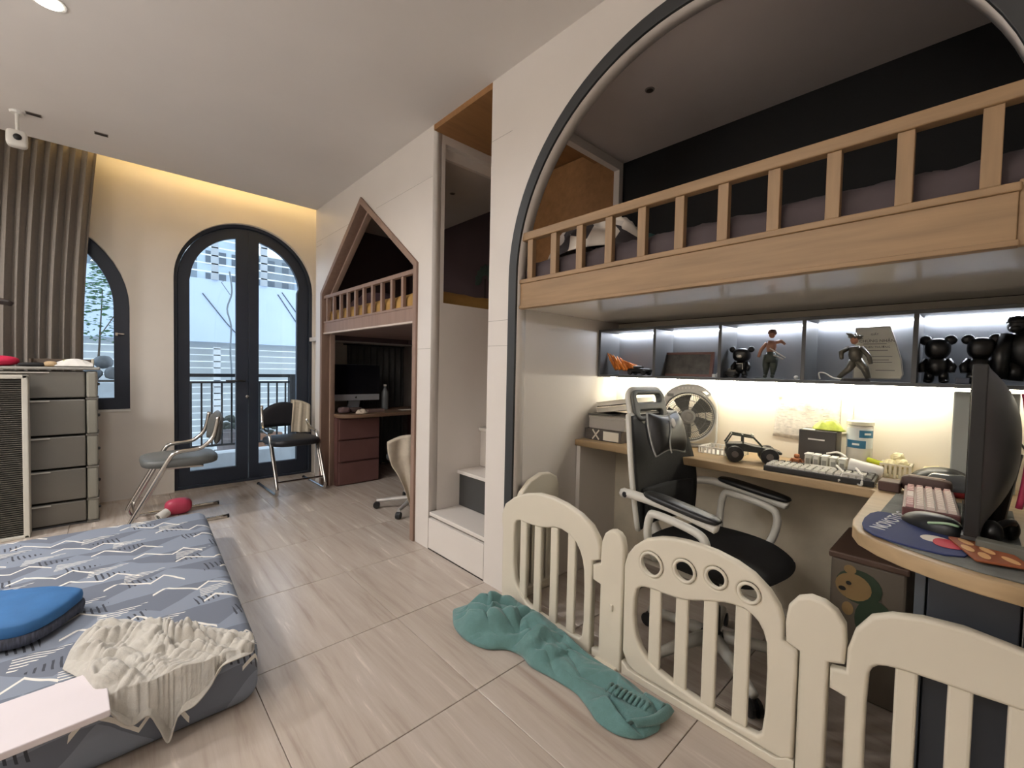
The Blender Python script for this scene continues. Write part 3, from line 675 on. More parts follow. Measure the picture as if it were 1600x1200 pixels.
tag(heap('tissue', (1.80, 4.085, 0.690), (0.06, 0.05), 0.028, mat('tissue', (205, 188, 168), 0.9), 8.2, 24, 30, 0.016), 'crumpled pale tissue at the front edge of the study desk', 'tissue')
tag(bx('pencil_box', mat('mauve_box', (120, 98, 92), 0.6), None, 1.88, 2.06, 4.12, 4.18, 0.690, 0.722, bevel=0.004), 'long mauve pencil box lying on the study desk', 'box')
tag(MB().box(2.28, 2.42, 4.16, 4.25, 0.690, 0.6925).build('note', PAPER), 'white note lying on the right of the study desk', 'paper')

# swivel chair with a garment over it, half hidden behind the house frame
sw = thing('swivel_chair', 'swivel chair with pale base half hidden behind the house frame', 'chair', (1.82, 3.12, 0))
bm_ = MB().lathe([(0.03, 0.06), (0.035, 0.09), (0.02, 0.1), (0.02, 0.40)], (1.82, 3.12, 0), 12); bm_.build('column', DKGREY, sw)
PALEM = mat('pale_grey_metal', (196, 192, 188), 0.4, 0.3)
for k in range(5):
    a = radians(218+72*k); ex, ey = 1.82+0.29*cos(a), 3.12+0.29*sin(a)
    l = MB().tube([(1.82+0.03*cos(a), 3.12+0.03*sin(a), 0.085), (ex, ey, 0.065)], [0.02, 0.013], 8).build('base_leg', PALEM, sw)
    MB().lathe([(0.026, -0.018), (0.028, 0), (0.026, 0.018)], (0, 0, 0), 12, m=Matrix.Translation((ex, ey, 0.028)) @ Matrix.Rotation(a, 4, 'Z') @ Matrix.Rotation(pi/2, 4, 'X')).build('caster', BLKPL, l)
MB().sell((1.82, 3.12, 0.42), (0.19, 0.19, 0.035), 0.5).build('seat', DKGREY, sw, smooth=True)
MB().sell((0, 0, 0), (0.025, 0.16, 0.11), 0.5, m=Matrix.Translation((1.70, 2.92, 0.505)) @ Matrix.Rotation(radians(62), 4, 'Z')).build('backrest', DKGREY, sw, smooth=True)
MB().tube([(1.80, 3.06, 0.39), (1.725, 2.96, 0.41), (1.705, 2.93, 0.47)], 0.014, 8).build('back_arm', DKGREY, sw)

# ================================================================== LEFT SIDE OF THE ROOM
# made-up uplighter, added out of view on the left to brighten the ceiling
ul = thing('added_fill_lamp', 'added white bowl fill lamp, out of view by the left wall', 'lamp', (-1.9, 1.4, 0))
MB().lathe([(0.14, 0), (0.14, 0.02), (0.015, 0.03)], (-1.9, 1.4, 0), 24).build('base', DKGREY, ul); MB().tube([(-1.9, 1.4, 0.02), (-1.9, 1.4, 1.78)], 0.012, 10).build('pole', DKGREY, ul)
MB().grid(24, 6, lambda u, v: (-1.9+(0.03+0.14*sin(pi/2*v))*cos(2*pi*u), 1.4+(0.03+0.14*sin(pi/2*v))*sin(2*pi*u), 1.77+0.12*(1-cos(pi/2*v)))).build('shade', WHITEPL, ul, smooth=True, solid=0.003)
MB().lathe([(0.11, 0), (0.11, 0.006)], (-1.9, 1.4, 1.845), 24).build('bulb_disc', LAMPM, ul)
# floor mattress with a printed cover (print made of node maths in object space)
pm = bpy.data.materials.new('printed_grey_cover'); pm.use_nodes = True; MATS['print'] = pm
nt = pm.node_tree; X.nt = nt; bsdf = nt.nodes['Principled BSDF']; bsdf.inputs['Roughness'].default_value = 0.8
tc = nt.nodes.new('ShaderNodeTexCoord'); sp = nt.nodes.new('ShaderNodeSeparateXYZ'); nt.links.new(tc.outputs['Object'], sp.inputs[0])
px, py, pz = X(sp.outputs[0]), X(sp.outputs[1]), X(sp.outputs[2])
nz = nt.nodes.new('ShaderNodeTexNoise'); nz.inputs['Scale'].default_value = 6; nt.links.new(tc.outputs['Object'], nz.inputs['Vector'])
wob = (X(nz.outputs['Fac'])-0.5)*0.05
v0 = py+pz*0.9+wob+0.06                     # runs down over the front edge as well
u0 = px+wob*0.5
def cell(su, sv, ou, ov):
    """brick-offset cells -> local coords a (-.5...5), b (-.5...5), random id"""
    row = ((v0+ov)/sv).floor()
    uu = (u0+ou)/su+row*0.37
    a = uu.fract()-0.5; b = ((v0+ov)/sv).fract()-0.5
    idn = (uu.floor()*12.9898+row*78.233).op('SINE')*43758.5
    return a, b, idn.fract()
# zig-zag mountain lines running across the width
a, b, r_ = cell(0.40, 0.165, 0.05, 0.0)
tri = (a+0.20).abs()*-2.0+0.40
tri2 = (a-0.17).abs()*-2.6+0.22
ridge = tri.mx(tri2)*1.1+(r_-0.5)*0.2
white = (b-ridge).abs().lt(0.045)*(a-0.02).abs().lt(0.33)
# white hatch wedges: strokes along the width, stacked up the flank
a2, b2, r2 = cell(0.31, 0.165, 0.13, 0.05)
st2 = (v0/0.0165+u0*14.0).fract().lt(0.34)
msk = (a2-b2*0.45).abs().lt((b2+0.30)*0.42)*b2.abs().lt(0.26)*r2.gt(0.30)
white = white.mx(st2*msk)
# dark hatch wedges: strokes along the length, getting shorter sideways
a3, b3, r3 = cell(0.27, 0.165, 0.02, 0.115)
st3 = (u0/0.0185+v0*8.0).fract().lt(0.34)
flip = (r3-0.6).op('SIGN')
m3 = a3.abs().lt(0.22)*b3.abs().lt((a3*flip+0.26)*0.55)*r3.gt(0.22)
dark = st3*m3
ba, bb, br = cell(0.42, 0.23, 0.2, 0.02)
base = nt.nodes.new('ShaderNodeMixRGB'); base.inputs[1].default_value = lin((130, 138, 152)); base.inputs[2].default_value = lin((108, 114, 127))
nt.links.new((bb-ba.abs()*1.6+0.3).gt(0.0).v, base.inputs[0])
m1 = nt.nodes.new('ShaderNodeMixRGB'); nt.links.new(dark.v, m1.inputs[0]); nt.links.new(base.outputs[0], m1.inputs[1]); m1.inputs[2].default_value = lin((58, 61, 70))
m2 = nt.nodes.new('ShaderNodeMixRGB'); nt.links.new(white.v, m2.inputs[0]); nt.links.new(m1.outputs[0], m2.inputs[1]); m2.inputs[2].default_value = lin((226, 222, 214))
nt.links.new(m2.outputs[0], bsdf.inputs['Base Color'])
mx0, mx1, my0, my1, mz = -1.35, 0.392, 1.632, 3.40, 0.20
mb = MB()
def mtop(u, v):
    x = mx0+(mx1-mx0)*u; y = my0+(my1-my0)*v
    x = x+0.03*v*u                                   # slightly turned right edge
    return x, y
def rounded_pad(mb, outline, z0, z1, r, n=5, bump=lambda x, y: 0):
    """soft pad: outline polygon (ccw) swept with a rounded upper and lower edge, top filled by shrinking rings"""
    cx = sum(p[0] for p in outline)/len(outline); cy = sum(p[1] for p in outline)/len(outline)
    rings = []
    for i in range(n+1):
        a = -pi/2+pi/2*i/n; rings.append((r*(1-cos(a)), z0+r+r*sin(a)))
    for i in range(n+1):
        a = pi/2*i/n; rings.append((r*(1-cos(a)), z1-r+r*sin(a)))
    m_ = len(outline); vs = []; fs = []
    nrm = []
    for i in range(m_):
        p0 = Vector(outline[i-1]); p2 = Vector(outline[(i+1) % m_]); t = (p2-p0).normalized(); nrm.append(Vector((-t.y, t.x)))
    for off, z in rings:
        for i, p in enumerate(outline):
            q = Vector(p)+nrm[i]*off; vs.append((q.x, q.y, z))
    base = [Vector(p)+nrm[i]*r for i, p in enumerate(outline)]
    K = 24
    for k in range(1, K):
        f = 1-k/K
        for q in base:
            x = cx+(q.x-cx)*f; y = cy+(q.y-cy)*f; vs.append((x, y, z1+bump(x, y)))
    tot = len(rings)+K-1
    for j in range(tot-1):
        for i in range(m_):
            l = (i+1) % m_; fs.append((j*m_+i, j*m_+l, (j+1)*m_+l, (j+1)*m_+i))
    vs.append((cx, cy, z1)); c = len(vs)-1
    for i in range(m_): fs.append(((tot-1)*m_+i, (tot-1)*m_+(i+1) % m_, c))
    fs.append(tuple(range(m_))[::-1])
    mb.add(vs, fs)
    return mb
ol = []
pts = [(mx0, my0-0.02), (mx1-0.02, my0), (mx1+0.055, my1-0.03), (mx0, my1+0.05)]
for i in range(4):      # rounded corners, fine subdivision
    p = Vector(pts[i]); a = Vector(pts[i-1]); b2_ = Vector(pts[(i+1) % 4]); r = 0.07
    d0 = (a-p).normalized()*r; d1 = (b2_-p).normalized()*r
    for k in range(7):
        t = k/6; ol.append(tuple((p+d0)*(1-t)**2+2*p*t*(1-t)+(p+d1)*t*t))
    e0 = p+d1; e1 = b2_-(b2_-p).normalized()*r
    for k in range(1, 14): ol.append(tuple(e0.lerp(e1, k/14)))
rounded_pad(mb, ol, 0.0, mz, 0.045, bump=lambda x, y: 0.004*noise.noise(Vector((x*3, y*3, 0))))
mt = mb.build('floor_mattress', pm, None, smooth=True)
tag(mt, 'thick floor mattress in a grey cover printed with white zigzag mountains', 'mattress')

# blue pillow, muslin blanket, white board on the mattress
BLUE = mat('blue_pillow', (52, 106, 160), 0.75, amt=0.10, n=14, bump=0.3, bscale=30)
t = thing('pillow', 'bright blue flat pillow with dark striped underside on the floor mattress', 'pillow', (-0.30, 2.32, mz))
def pil(x0, x1, y0, y1, z0, h, e=0.55, m=None):
    mb = MB(); mb.sell(((x0+x1)/2, (y0+y1)/2, z0+h/2), ((x1-x0)/2, (y1-y0)/2, h/2), e, 48, 16, m)
    mb.v = [(p[0], p[1], p[2]+0.006*noise.noise(Vector(p)*9)) for p in mb.v]; return mb
rm = rotm('Z', -30, (-0.36, 2.33, 0))
pil(-0.62, -0.08, 2.17, 2.47, mz+0.034, 0.062, 0.42, rm).build('cover', BLUE, t, smooth=True)
pil(-0.63, -0.075, 2.165, 2.475, mz+0.004, 0.05, 0.42, rm).build('underside', mat('striped_navy_cloth', (66, 70, 84), 0.8, n=30, amt=0.5, stretch=(6, 0.3, 1)), t, smooth=True)
tag(MB().box(-0.235, -0.011, 1.535, 1.765, mz+0.003, mz+0.022, m=rotm('Z', 3, (-0.1, 1.65, 0))).build('foam_board', mat('pinkish_white_board', (222, 213, 216), 0.55, amt=0.02), bevel=0.003), 'flat pinkish white board lying on the near edge of the floor mattress', 'board')
def coons(name, c0, c1, nu, nv, fn, material, solid=0.004, d0=None, d1=None):
    """cloth patch between lower curve c0 and upper curve c1; fn(u,v,p) displaces"""
    def f(u, v):
        a = path(c0, u); b = path(c1, u)
        if d0: q0 = path(d0, v); q1 = path(d1, v)
        p = a.lerp(b, v)
        if d0: p = p+(q0-c0[0].lerp(c1[0], v) if False else q0-(Vector(c0[0]).lerp(Vector(c1[0]), v)))*(1-u)+(q1-(Vector(c0[-1]).lerp(Vector(c1[-1]), v)))*u
        return tuple(fn(u, v, p))
    return MB().grid(nu, nv, f).build(name, material, None, smooth=True, solid=solid)
MUSLIN = mat('grey_muslin', (190, 185, 176), 0.9, amt=0.06, n=60, bump=0.35, bscale=220, sheen=0.2)
Z = mz
c0 = [(-0.112, 1.86, Z+.01), (-0.06, 1.74, Z+.012), (-0.03, 1.64, Z+.008), (0.0, 1.598, 0.165), (0.035, 1.596, 0.118), (0.075, 1.596, 0.125), (0.098, 1.596, 0.075), (0.12, 1.594, 0.02), (0.142, 1.596, 0.085), (0.185, 1.596, 0.10), (0.225, 1.598, 0.14), (0.25, 1.60, 0.185), (0.30, 1.595, 0.195), (0.345, 1.615, 0.188), (0.352, 1.66, Z+.004)]
c1 = [(-0.10, 1.97, Z+.008), (-0.075, 2.05, Z+.01), (-0.03, 2.10, Z+.01), (0.03, 2.09, Z+.008), (0.07, 2.03, Z+.008), (0.12, 1.95, Z+.008), (0.17, 1.90, Z+.008), (0.22, 1.86, Z+.008), (0.26, 1.82, Z+.008), (0.30, 1.77, Z+.008), (0.32, 1.73, Z+.008), (0.335, 1.71, Z+.008), (0.345, 1.69, Z+.006), (0.352, 1.68, Z+.006), (0.356, 1.675, Z+.004)]
def bil(x, y, z): return min(1, abs(noise.noise(Vector((x, y, z))))*2.2)**0.75
def mus(u, v, p):
    en = min(1, 6*v)*min(1, 6*(1-v))*min(1, 8*u)*min(1, 8*(1-u))
    if p.y > 1.625:
        p.z = max(p.z, Z+0.004)
        k = min(1, max(0, (p.y-1.625)/0.10))
        w1 = 0.06*noise.noise(Vector((p.x*5, p.y*5, 3))); w2 = 0.06*noise.noise(Vector((p.x*5, p.y*5, 9)))
        x, y = p.x+w1, p.y+w2
        f1 = bil(x*19+y*14, (y-x)*2.4, 1.7); f2 = bil((x-y*0.8)*27, x*3.0+y*4, 5.1); f3 = bil(x*52+y*36, y*13-x*9, 3.3)
        h = (0.006+0.044*f1+0.032*f2*(0.45+0.55*f1)+0.011*f3)*(0.35+0.65*k)
        h *= 0.75+0.5*noise.noise(Vector((p.x*4, p.y*4, 8)))
        return p+Vector((0.035*noise.noise(p*11)*en*k, 0.035*noise.noise(p*11+Vector((7, 0, 0)))*en*k, max(0.001, h)*en))
    return p+Vector((0.0, -max(0.002, 0.016*bil(p.x*20+v*2, v*1.5, 2))*min(1, 3*v), 0.0))
bl = coons('muslin_blanket', c0, c1, 190, 110, mus, MUSLIN, 0.0035)
tag(bl, 'crumpled grey muslin blanket hanging over the near edge of the floor mattress', 'blanket')

# plastic chest of drawers
ch = thing('drawer_chest', 'tall grey plastic chest of five drawers in front of the curtain', 'chest of drawers', (-0.35, 4.38, 0))
CHG = mat('chest_grey', (112, 108, 100), 0.42, amt=0.04, n=2); CHL = mat('chest_pale_post', (146, 143, 132), 0.4, amt=0.03); CHT = mat('chest_top', (150, 146, 138), 0.4)
bx('back_panel', CHG, ch, -0.70, -0.075, 4.47, 4.51, 0.02, 1.07)
bx('top', CHT, ch, -0.72, -0.052, 4.242, 4.515, 1.083, 1.102, bevel=0.006)
zs = [1.08, 0.886, 0.631, 0.402, 0.172, 0.012]
for k in range(5):
    z1, z0 = zs[k]-0.008, zs[k+1]+0.006
    d = MB().box(-0.70, -0.128, 4.262, 4.46, z0, z1).build('drawer', CHG, ch, bevel=0.008)
    MB().box(-0.70, -0.30, 4.252, 4.264, z1-0.012, z1-0.004).build('grip_edge', mat('chest_grip', (188, 184, 174), 0.35), d)
    q = MB().box(-0.122, -0.066, 4.252, 4.50, z0-0.004, z1+0.002).build('corner_post', CHL, ch, bevel=0.012)
    MB().box(-0.126, -0.062, 4.248, 4.502, z0-0.014, z0-0.004).build('joint_band', mat('chest_joint', (120, 116, 108), 0.5), q)
    MB().lathe([(0.012, 0), (0.010, 0.010), (0.003, 0.013)], (0, 0, 0), 10, m=Matrix.Translation((-0.066, 4.33, (z0+z1)/2)) @ Matrix.Rotation(pi/2, 4, 'Y')).build('clip', DKGREY, q)
bx('foot_bar', DKGREY, ch, -0.71, -0.07, 4.27, 4.5, 0.0, 0.012)
# tower air cooler
tw = thing('air_cooler', 'tall white framed air cooler with dark louvred grille before the drawers', 'air cooler', (-0.53, 4.16, 0))
TWW = mat('cooler_white', (214, 210, 198), 0.4, amt=0.02)
bx('body', TWW, tw, -0.655, -0.386, 4.152, 4.235, 0.0, 1.045, bevel=0.006)
for x0, x1 in ((-0.655, -0.62), (-0.412, -0.384)): bx('frame_side', TWW, tw, x0, x1, 4.118, 4.153, 0.0, 1.05, bevel=0.006)
bx('frame_top', TWW, tw, -0.655, -0.384, 4.118, 4.153, 1.025, 1.05, bevel=0.006); bx('frame_foot', TWW, tw, -0.655, -0.384, 4.118, 4.153, 0.0, 0.02, bevel=0.004)
bx('grille_backing', mat('grille_dark', (52, 50, 46), 0.6), tw, -0.62, -0.412, 4.146, 4.153, 0.02, 1.025)
g = MB()
for k in range(74): g.box(-0.62, -0.412, 4.130, 4.147, 0.03+k*0.0134, 0.0345+k*0.0134)
g.build('grille_louvres', mat('louvre_grey', (98, 94, 86), 0.5), tw, kind='stuff')
# things on top of the chest
ZT = 1.102
tag(MB().sell((-0.56, 4.36, ZT+0.035), (0.12, 0.09, 0.035), 0.75).build('cushion', mat('raspberry_cushion', (196, 30, 70), 0.7, amt=0.1), smooth=True), 'small raspberry red cushion on top of the grey chest at the left edge', 'cushion')
tag(MB().sell((-0.375, 4.30, ZT+0.014), (0.07, 0.04, 0.014), 0.7).build('pouch', mat('black_cloth_pouch', (34, 32, 32), 0.8), smooth=True), 'flat black pouch on top of the grey chest beside the red cushion', 'pouch')
tag(MB().sell((-0.295, 4.295, ZT+0.019), (0.032, 0.04, 0.019), 0.7).build('pouch', mat('tan_pouch', (196, 168, 130), 0.8), smooth=True), 'little tan pouch between the black pouch and the folded cloth on the chest', 'pouch')
fr = thing('photo_tray', 'shallow brown tray with pale end on the chest behind the folded cloth', 'tray', (-0.23, 4.43, ZT))
bx('base', mat('tray_brown', (96, 82, 70), 0.6), fr, -0.40, -0.085, 4.36, 4.50, ZT, ZT+0.008)
bx('side', mat('tray_brown', (96, 82, 70)), fr, -0.40, -0.085, 4.49, 4.50, ZT+0.008, ZT+0.055); bx('side', mat('tray_brown', (96, 82, 70)), fr, -0.40, -0.39, 4.36, 4.49, ZT+0.008, ZT+0.055)
bx('end', mat('tray_pale', (206, 196, 176), 0.7), fr, -0.098, -0.085, 4.36, 4.49, ZT+0.008, ZT+0.06)
def fold_cloth(u, v):
    x = -0.275+0.19*u; y = 4.255+0.10*v
    return (x, y, ZT+0.006+0.034*sin(pi*v)*(0.5+0.7*sin(pi*u))*(1+0.25*ridged(x*20, y*24, 2)))
cl = MB().grid(40, 24, fold_cloth).build('cloth', mat('white_cloth', (226, 222, 214), 0.85, amt=0.04), None, smooth=True, solid=0.004)
tag(cl, 'folded white cloth with a lime patch on the grey chest', 'cloth')
def fold2(u, v):
    x = -0.235+0.10*u; y = 4.285+0.05*v
    return (x, y, ZT+0.041+0.012*sin(pi*v)*(0.6+0.5*sin(pi*u)))
MB().grid(16, 8, fold2).build('lime_patch', mat('lime_cloth', (190, 198, 130), 0.85), cl, smooth=True, solid=0.003)

# chrome cantilever chairs
def cantilever_chair(label, vinyl, loc, rz):
    t = thing('cantilever_chair', label, 'chair', loc, rz)
    w2 = 0.205
    fm = MB()
    for s in (-1, 1):
        x = s*w2
        pth = [(x, 0.29, 0.013), (x, 0.0, 0.013), (x, -0.20, 0.013), (x, -0.245, 0.02), (x, -0.262, 0.055), (x, -0.25, 0.10), (x, -0.12, 0.36), (x, -0.06, 0.475), (x, -0.03, 0.515), (x, 0.02, 0.528), (x, 0.10, 0.535), (x, 0.145, 0.555), (x*0.97, 0.20, 0.62), (x*0.95, 0.23, 0.76)]
        MB().tube(spline(pth, 60), 0.014, 10).build('side_tube', CHROME, t, smooth=True, local=True)
        MB().tube([(x, 0.285, 0.0135), (x, 0.295, 0.0135)], 0.0145, 10).build('foot_cap', BLKPL, t, local=True)
        MB().tube(spline([(x*0.93, -0.235, 0.10), (x*0.93, -0.11, 0.35), (x*0.93, -0.08, 0.41), (x*0.9, -0.03, 0.415), (x*0.9, 0.14, 0.41)], 30), 0.010, 8).build('seat_tube', CHROME, t, smooth=True, local=True)
    MB().tube([(-w2, -0.235, 0.12), (w2, -0.235, 0.12)], 0.010, 8).build('cross_bar', CHROME, t, local=True)
    MB().sell((0, 0.02, 0.447), (0.215, 0.225, 0.038), 0.5, 36, 12).build('seat', vinyl, t, smooth=True, local=True)
    mb = MB()
    def bk_(sgn):
        def f(u, v):
            x = (u-0.5)*0.40; top = 0.785-0.09*(abs(2*u-1)**2.2); z = 0.555+(top-0.555)*v
            return (x, 0.215+0.02*(v)-0.05*(1-(2*u-1)**2)*-0.5+sgn*0.026*((1-abs(2*u-1)**5)*(1-abs(2*v-1)**5))**0.6, z)
        return f
    mb.grid(24, 14, bk_(-1)); mb.grid(24, 14, bk_(1))
    mb.build('backrest', vinyl, t, smooth=True, local=True, solid=0.004)
    return t
cantilever_chair('grey vinyl cantilever chair with chrome tubes, seen side on by the wall', GREYVINYL, (0.352, 3.985, 0), radians(-90))
cantilever_chair('black vinyl cantilever chair with chrome tubes before the arched door', BLACKVINYL, (1.245, 4.345, 0), radians(2))
CREAM = mat('cream_towel_cloth', (206, 194, 172), 0.9, amt=0.05, n=50, bump=0.2, bscale=150)
def drape_back(u, v):
    # hangs from the chair back: behind -> over the top -> down the front
    s = v*0.43; x = 1.300+0.165*u+0.006*sin(v*5)+0.03*(u-0.3)*max(0, v-0.4)
    top = 0.792-0.05*u*u
    if s < 0.10: y, z = 4.605, top-0.10+s
    elif s < 0.135: a = (s-0.10)/0.035*pi; y, z = 4.578+0.027*cos(a), top+0.016*sin(a)
    else: y, z = 4.548-0.05*(s-0.135), top-(s-0.135)
    y -= 0.010*max(0, sin(u*15+v*1.5))*min(1, v*2); z = max(z, 0.485)
    return (x, y, z)
tag(MB().grid(40, 50, drape_back).build('towel', CREAM, None, smooth=True, solid=0.004), 'cream towel draped over the right of the black chair back', 'towel')
# pink toy under the grey chair
py_ = thing('toy_dryer', 'pink rounded toy with a white tube under the grey chair', 'toy', (0.355, 4.10, 0))
MB().sell((0.375, 4.10, 0.06), (0.085, 0.055, 0.06), 0.75, 28, 12).build('body', mat('pink_plastic', (196, 70, 96), 0.4, amt=0.05), py_, smooth=True)
MB().lathe([(0.03, 0), (0.032, 0.07), (0.022, 0.07), (0.018, 0.05)], (0, 0, 0), 16, m=Matrix.Translation((0.305, 4.04, 0.045)) @ Matrix.Rotation(radians(-115), 4, 'Y') @ Matrix.Rotation(radians(30), 4, 'X')).build('tube', WHITEPL, py_)
MB().lathe([(0.012, 0), (0.012, 0.004)], (0, 0, 0), 12, m=Matrix.Translation((0.25, 4.015, 0.02)) @ Matrix.Rotation(radians(-115), 4, 'Y')).build('hole', BLKPL, py_)
# garment over the swivel chair
GARM = mat('beige_garment', (190, 178, 160), 0.9, amt=0.06, n=40, bump=0.2, bscale=120)
def garment(u, v):
    # v: 0 behind the back, then over the top and down the room side, ending in a point
    ax = Vector((0.88, -0.47, 0)); nr = Vector((-0.47, -0.88, 0))
    c = Vector((1.70, 2.92, 0))
    s = v*0.92; wid = 0.165+0.03*sin(v*7)
    if s > 0.42: wid *= max(0.06, 1-(s-0.42)/0.5)
    t = (u-0.5)*2*wid
    if s < 0.12: off, z = -0.042, 0.505+s
    elif s < 0.22: a = (s-0.12)/0.10*pi; off, z = -0.042*cos(a), 0.625+0.012*sin(a)
    else: off, z = 0.042+0.05*(s-0.22), 0.625-(s-0.22)*0.82
    z -= 0.05*(2*u-1)**2
    p = c+ax*(t+0.04*max(0, s-0.3))+nr*(off+0.020*sin(u*16+v*4)*min(1, s*3)+0.01*ridged(u*3, v*5, 1))
    return (p.x, p.y, max(0.03, z))
tag(MB().grid(50, 70, garment).build('garment', GARM, None, smooth=True, solid=0.004), 'beige garment thrown over the swivel chair, hanging to a point', 'garment')

# ================================================================== PLAYPEN
PX = 1.436
PT = 0.032
def ring(name, y, z, r, parent):
    MB().tube([(PX-0.016, y+r*cos(2*pi*k/24), z+r*sin(2*pi*k/24)) for k in range(24)], 0.0055, 6, closed=True).build(name, PLAY, parent, smooth=True)
def bar_yz(y, w_, z0, z1, parent, x=PX): bx('bar', PLAY, parent, x-0.009, x+0.009, y-w_/2, y+w_/2, z0, z1, bevel=0.006)
p1 = thing('playpen_barrier', 'cream playpen panel with four bars, leftmost, against the black arch edge', 'playpen panel', (PX, 1.3, 0))
plate('frame', [[(1.03, 0.0), (1.575, 0.0), (1.576, 0.36), (1.584, 0.40), (1.582, 0.44), (1.56, 0.49), (1.50, 0.535), (1.43, 0.568), (1.341, 0.59), (1.26, 0.592), (1.18, 0.582), (1.10, 0.558), (1.04, 0.525), (1.005, 0.48), (0.995, 0.45), (0.995, 0.40), (1.03, 0.385)],
    smooth_poly([(1.495, 0.40), (1.47, 0.435), (1.40, 0.432), (1.30, 0.44), (1.22, 0.47), (1.13, 0.45), (1.085, 0.39), (1.07, 0.31), (1.07, 0.06), (1.10, 0.03), (1.38, 0.045), (1.45, 0.09), (1.49, 0.16)], 1)], PT, PLAY, p1, MYZ(PX), bevel=0.009, bres=3)
for y in (1.435, 1.342, 1.243, 1.145): bar_yz(y, 0.042, 0.035, 0.46, p1)
bx('foot', PLAY, p1, PX-0.03, PX+0.018, 1.555, 1.60, 0.0, 0.014, bevel=0.004)
pr_ = thing('playpen_barrier', 'cream playpen panel turned into the niche behind the leftmost panel', 'playpen panel', (1.62, 1.53, 0))
plate('frame', [[(1.456, 0.0), (1.775, 0.0), (1.778, 0.30), (1.768, 0.545), (1.75, 0.585), (1.70, 0.612), (1.63, 0.618), (1.55, 0.592), (1.49, 0.54), (1.458, 0.47)],
    rrect(1.50, 1.73, 0.05, 0.44, 0.03)], PT, PLAY, pr_, MXZ(1.528), bevel=0.009, bres=3)
for x in (1.545, 1.60, 1.655, 1.705): bx('bar', PLAY, pr_, x-0.018, x+0.018, 1.519, 1.537, 0.045, 0.445, bevel=0.006)
pg = thing('playpen_gate', 'cream playpen gate with four round holes set between two rounded posts', 'playpen gate', (PX, 0.62, 0))
plate('gate_post', [[(0.886, 0.0), (1.025, 0.0), (1.025, 0.03), (0.991, 0.034), (0.990, 0.305), (1.026, 0.312), (1.027, 0.372), (0.992, 0.39), (0.988, 0.478), (0.974, 0.515), (0.955, 0.532), (0.935, 0.538), (0.912, 0.532), (0.895, 0.515), (0.886, 0.48)]], PT+0.004, PLAY, pg, MYZ(PX), bevel=0.009, bres=3)
plate('gate_post', [[(0.246, 0.0), (0.314, 0.0), (0.314, 0.372), (0.348, 0.384), (0.351, 0.44), (0.345, 0.492), (0.325, 0.522), (0.295, 0.537), (0.262, 0.535), (0.234, 0.52), (0.214, 0.49), (0.210, 0.44), (0.212, 0.386), (0.246, 0.374)]], PT+0.004, PLAY, pg, MYZ(PX), bevel=0.009, bres=3)
plate('bottom_bar', [[(0.316, 0.0), (0.884, 0.0), (0.884, 0.05), (0.858, 0.03), (0.80, 0.028), (0.36, 0.028), (0.335, 0.048), (0.316, 0.05)]], PT, PLAY, pg, MYZ(PX), bevel=0.004)
HOLES = [(0.774, 0.460, 0.045), (0.652, 0.480, 0.040), (0.548, 0.495, 0.036), (0.450, 0.485, 0.033)]
gd = plate('gate_door', [[(0.318, 0.055), (0.345, 0.034), (0.82, 0.034), (0.86, 0.05), (0.882, 0.09), (0.884, 0.42), (0.872, 0.465), (0.845, 0.505), (0.80, 0.545), (0.746, 0.567), (0.70, 0.578), (0.65, 0.584), (0.60, 0.584), (0.55, 0.58), (0.489, 0.567), (0.44, 0.547), (0.395, 0.512), (0.368, 0.475), (0.357, 0.44), (0.356, 0.385), (0.322, 0.372), (0.318, 0.36)],
    smooth_poly([(0.835, 0.34), (0.838, 0.22), (0.82, 0.15), (0.77, 0.095), (0.65, 0.068), (0.42, 0.055), (0.395, 0.085), (0.393, 0.34), (0.412, 0.40), (0.45, 0.43), (0.50, 0.43), (0.562, 0.412), (0.64, 0.382), (0.70, 0.372), (0.76, 0.372), (0.81, 0.366)], 1)]+[circ(*h) for h in HOLES], PT, PLAY, pg, MYZ(PX), bevel=0.009, bres=3)
for y, z, r in HOLES: ring('hole_rim', y, z, r-0.004, gd)
for y, zt in ((0.758, 0.398), (0.66, 0.41), (0.565, 0.435), (0.467, 0.44)): bar_yz(y, 0.045, 0.06, zt, gd)
bx('latch', PLAY, pg, PX-0.026, PX-0.017, 0.925, 0.94, 0.225, 0.25, bevel=0.003)
bx('foot', PLAY, pg, PX-0.045, PX-0.014, 0.90, 1.0, 0.0, 0.012, bevel=0.004)
p3 = thing('playpen_barrier', 'cream playpen panel at the right edge before the slate desk cabinet', 'playpen panel', (PX, -0.1, 0))
plate('frame', [[(-0.38, 0.0), (0.208, 0.0), (0.208, 0.30), (0.243, 0.306), (0.243, 0.362), (0.209, 0.37), (0.208, 0.43), (0.194, 0.488), (0.164, 0.537), (0.125, 0.560), (0.07, 0.575), (0.0, 0.581), (-0.09, 0.571), (-0.17, 0.55), (-0.25, 0.51), (-0.33, 0.44), (-0.37, 0.38)],
    smooth_poly([(0.165, 0.06), (0.165, 0.38), (0.152, 0.415), (0.12, 0.428), (0.05, 0.435), (-0.05, 0.44), (-0.14, 0.45), (-0.24, 0.43), (-0.30, 0.36), (-0.32, 0.06), (-0.28, 0.035), (0.13, 0.035)], 1)], PT, PLAY, p3, MYZ(PX), bevel=0.009, bres=3)
for y in (0.092, 0.0, -0.093, -0.186, -0.266): bar_yz(y, 0.042, 0.04, 0.445, p3)
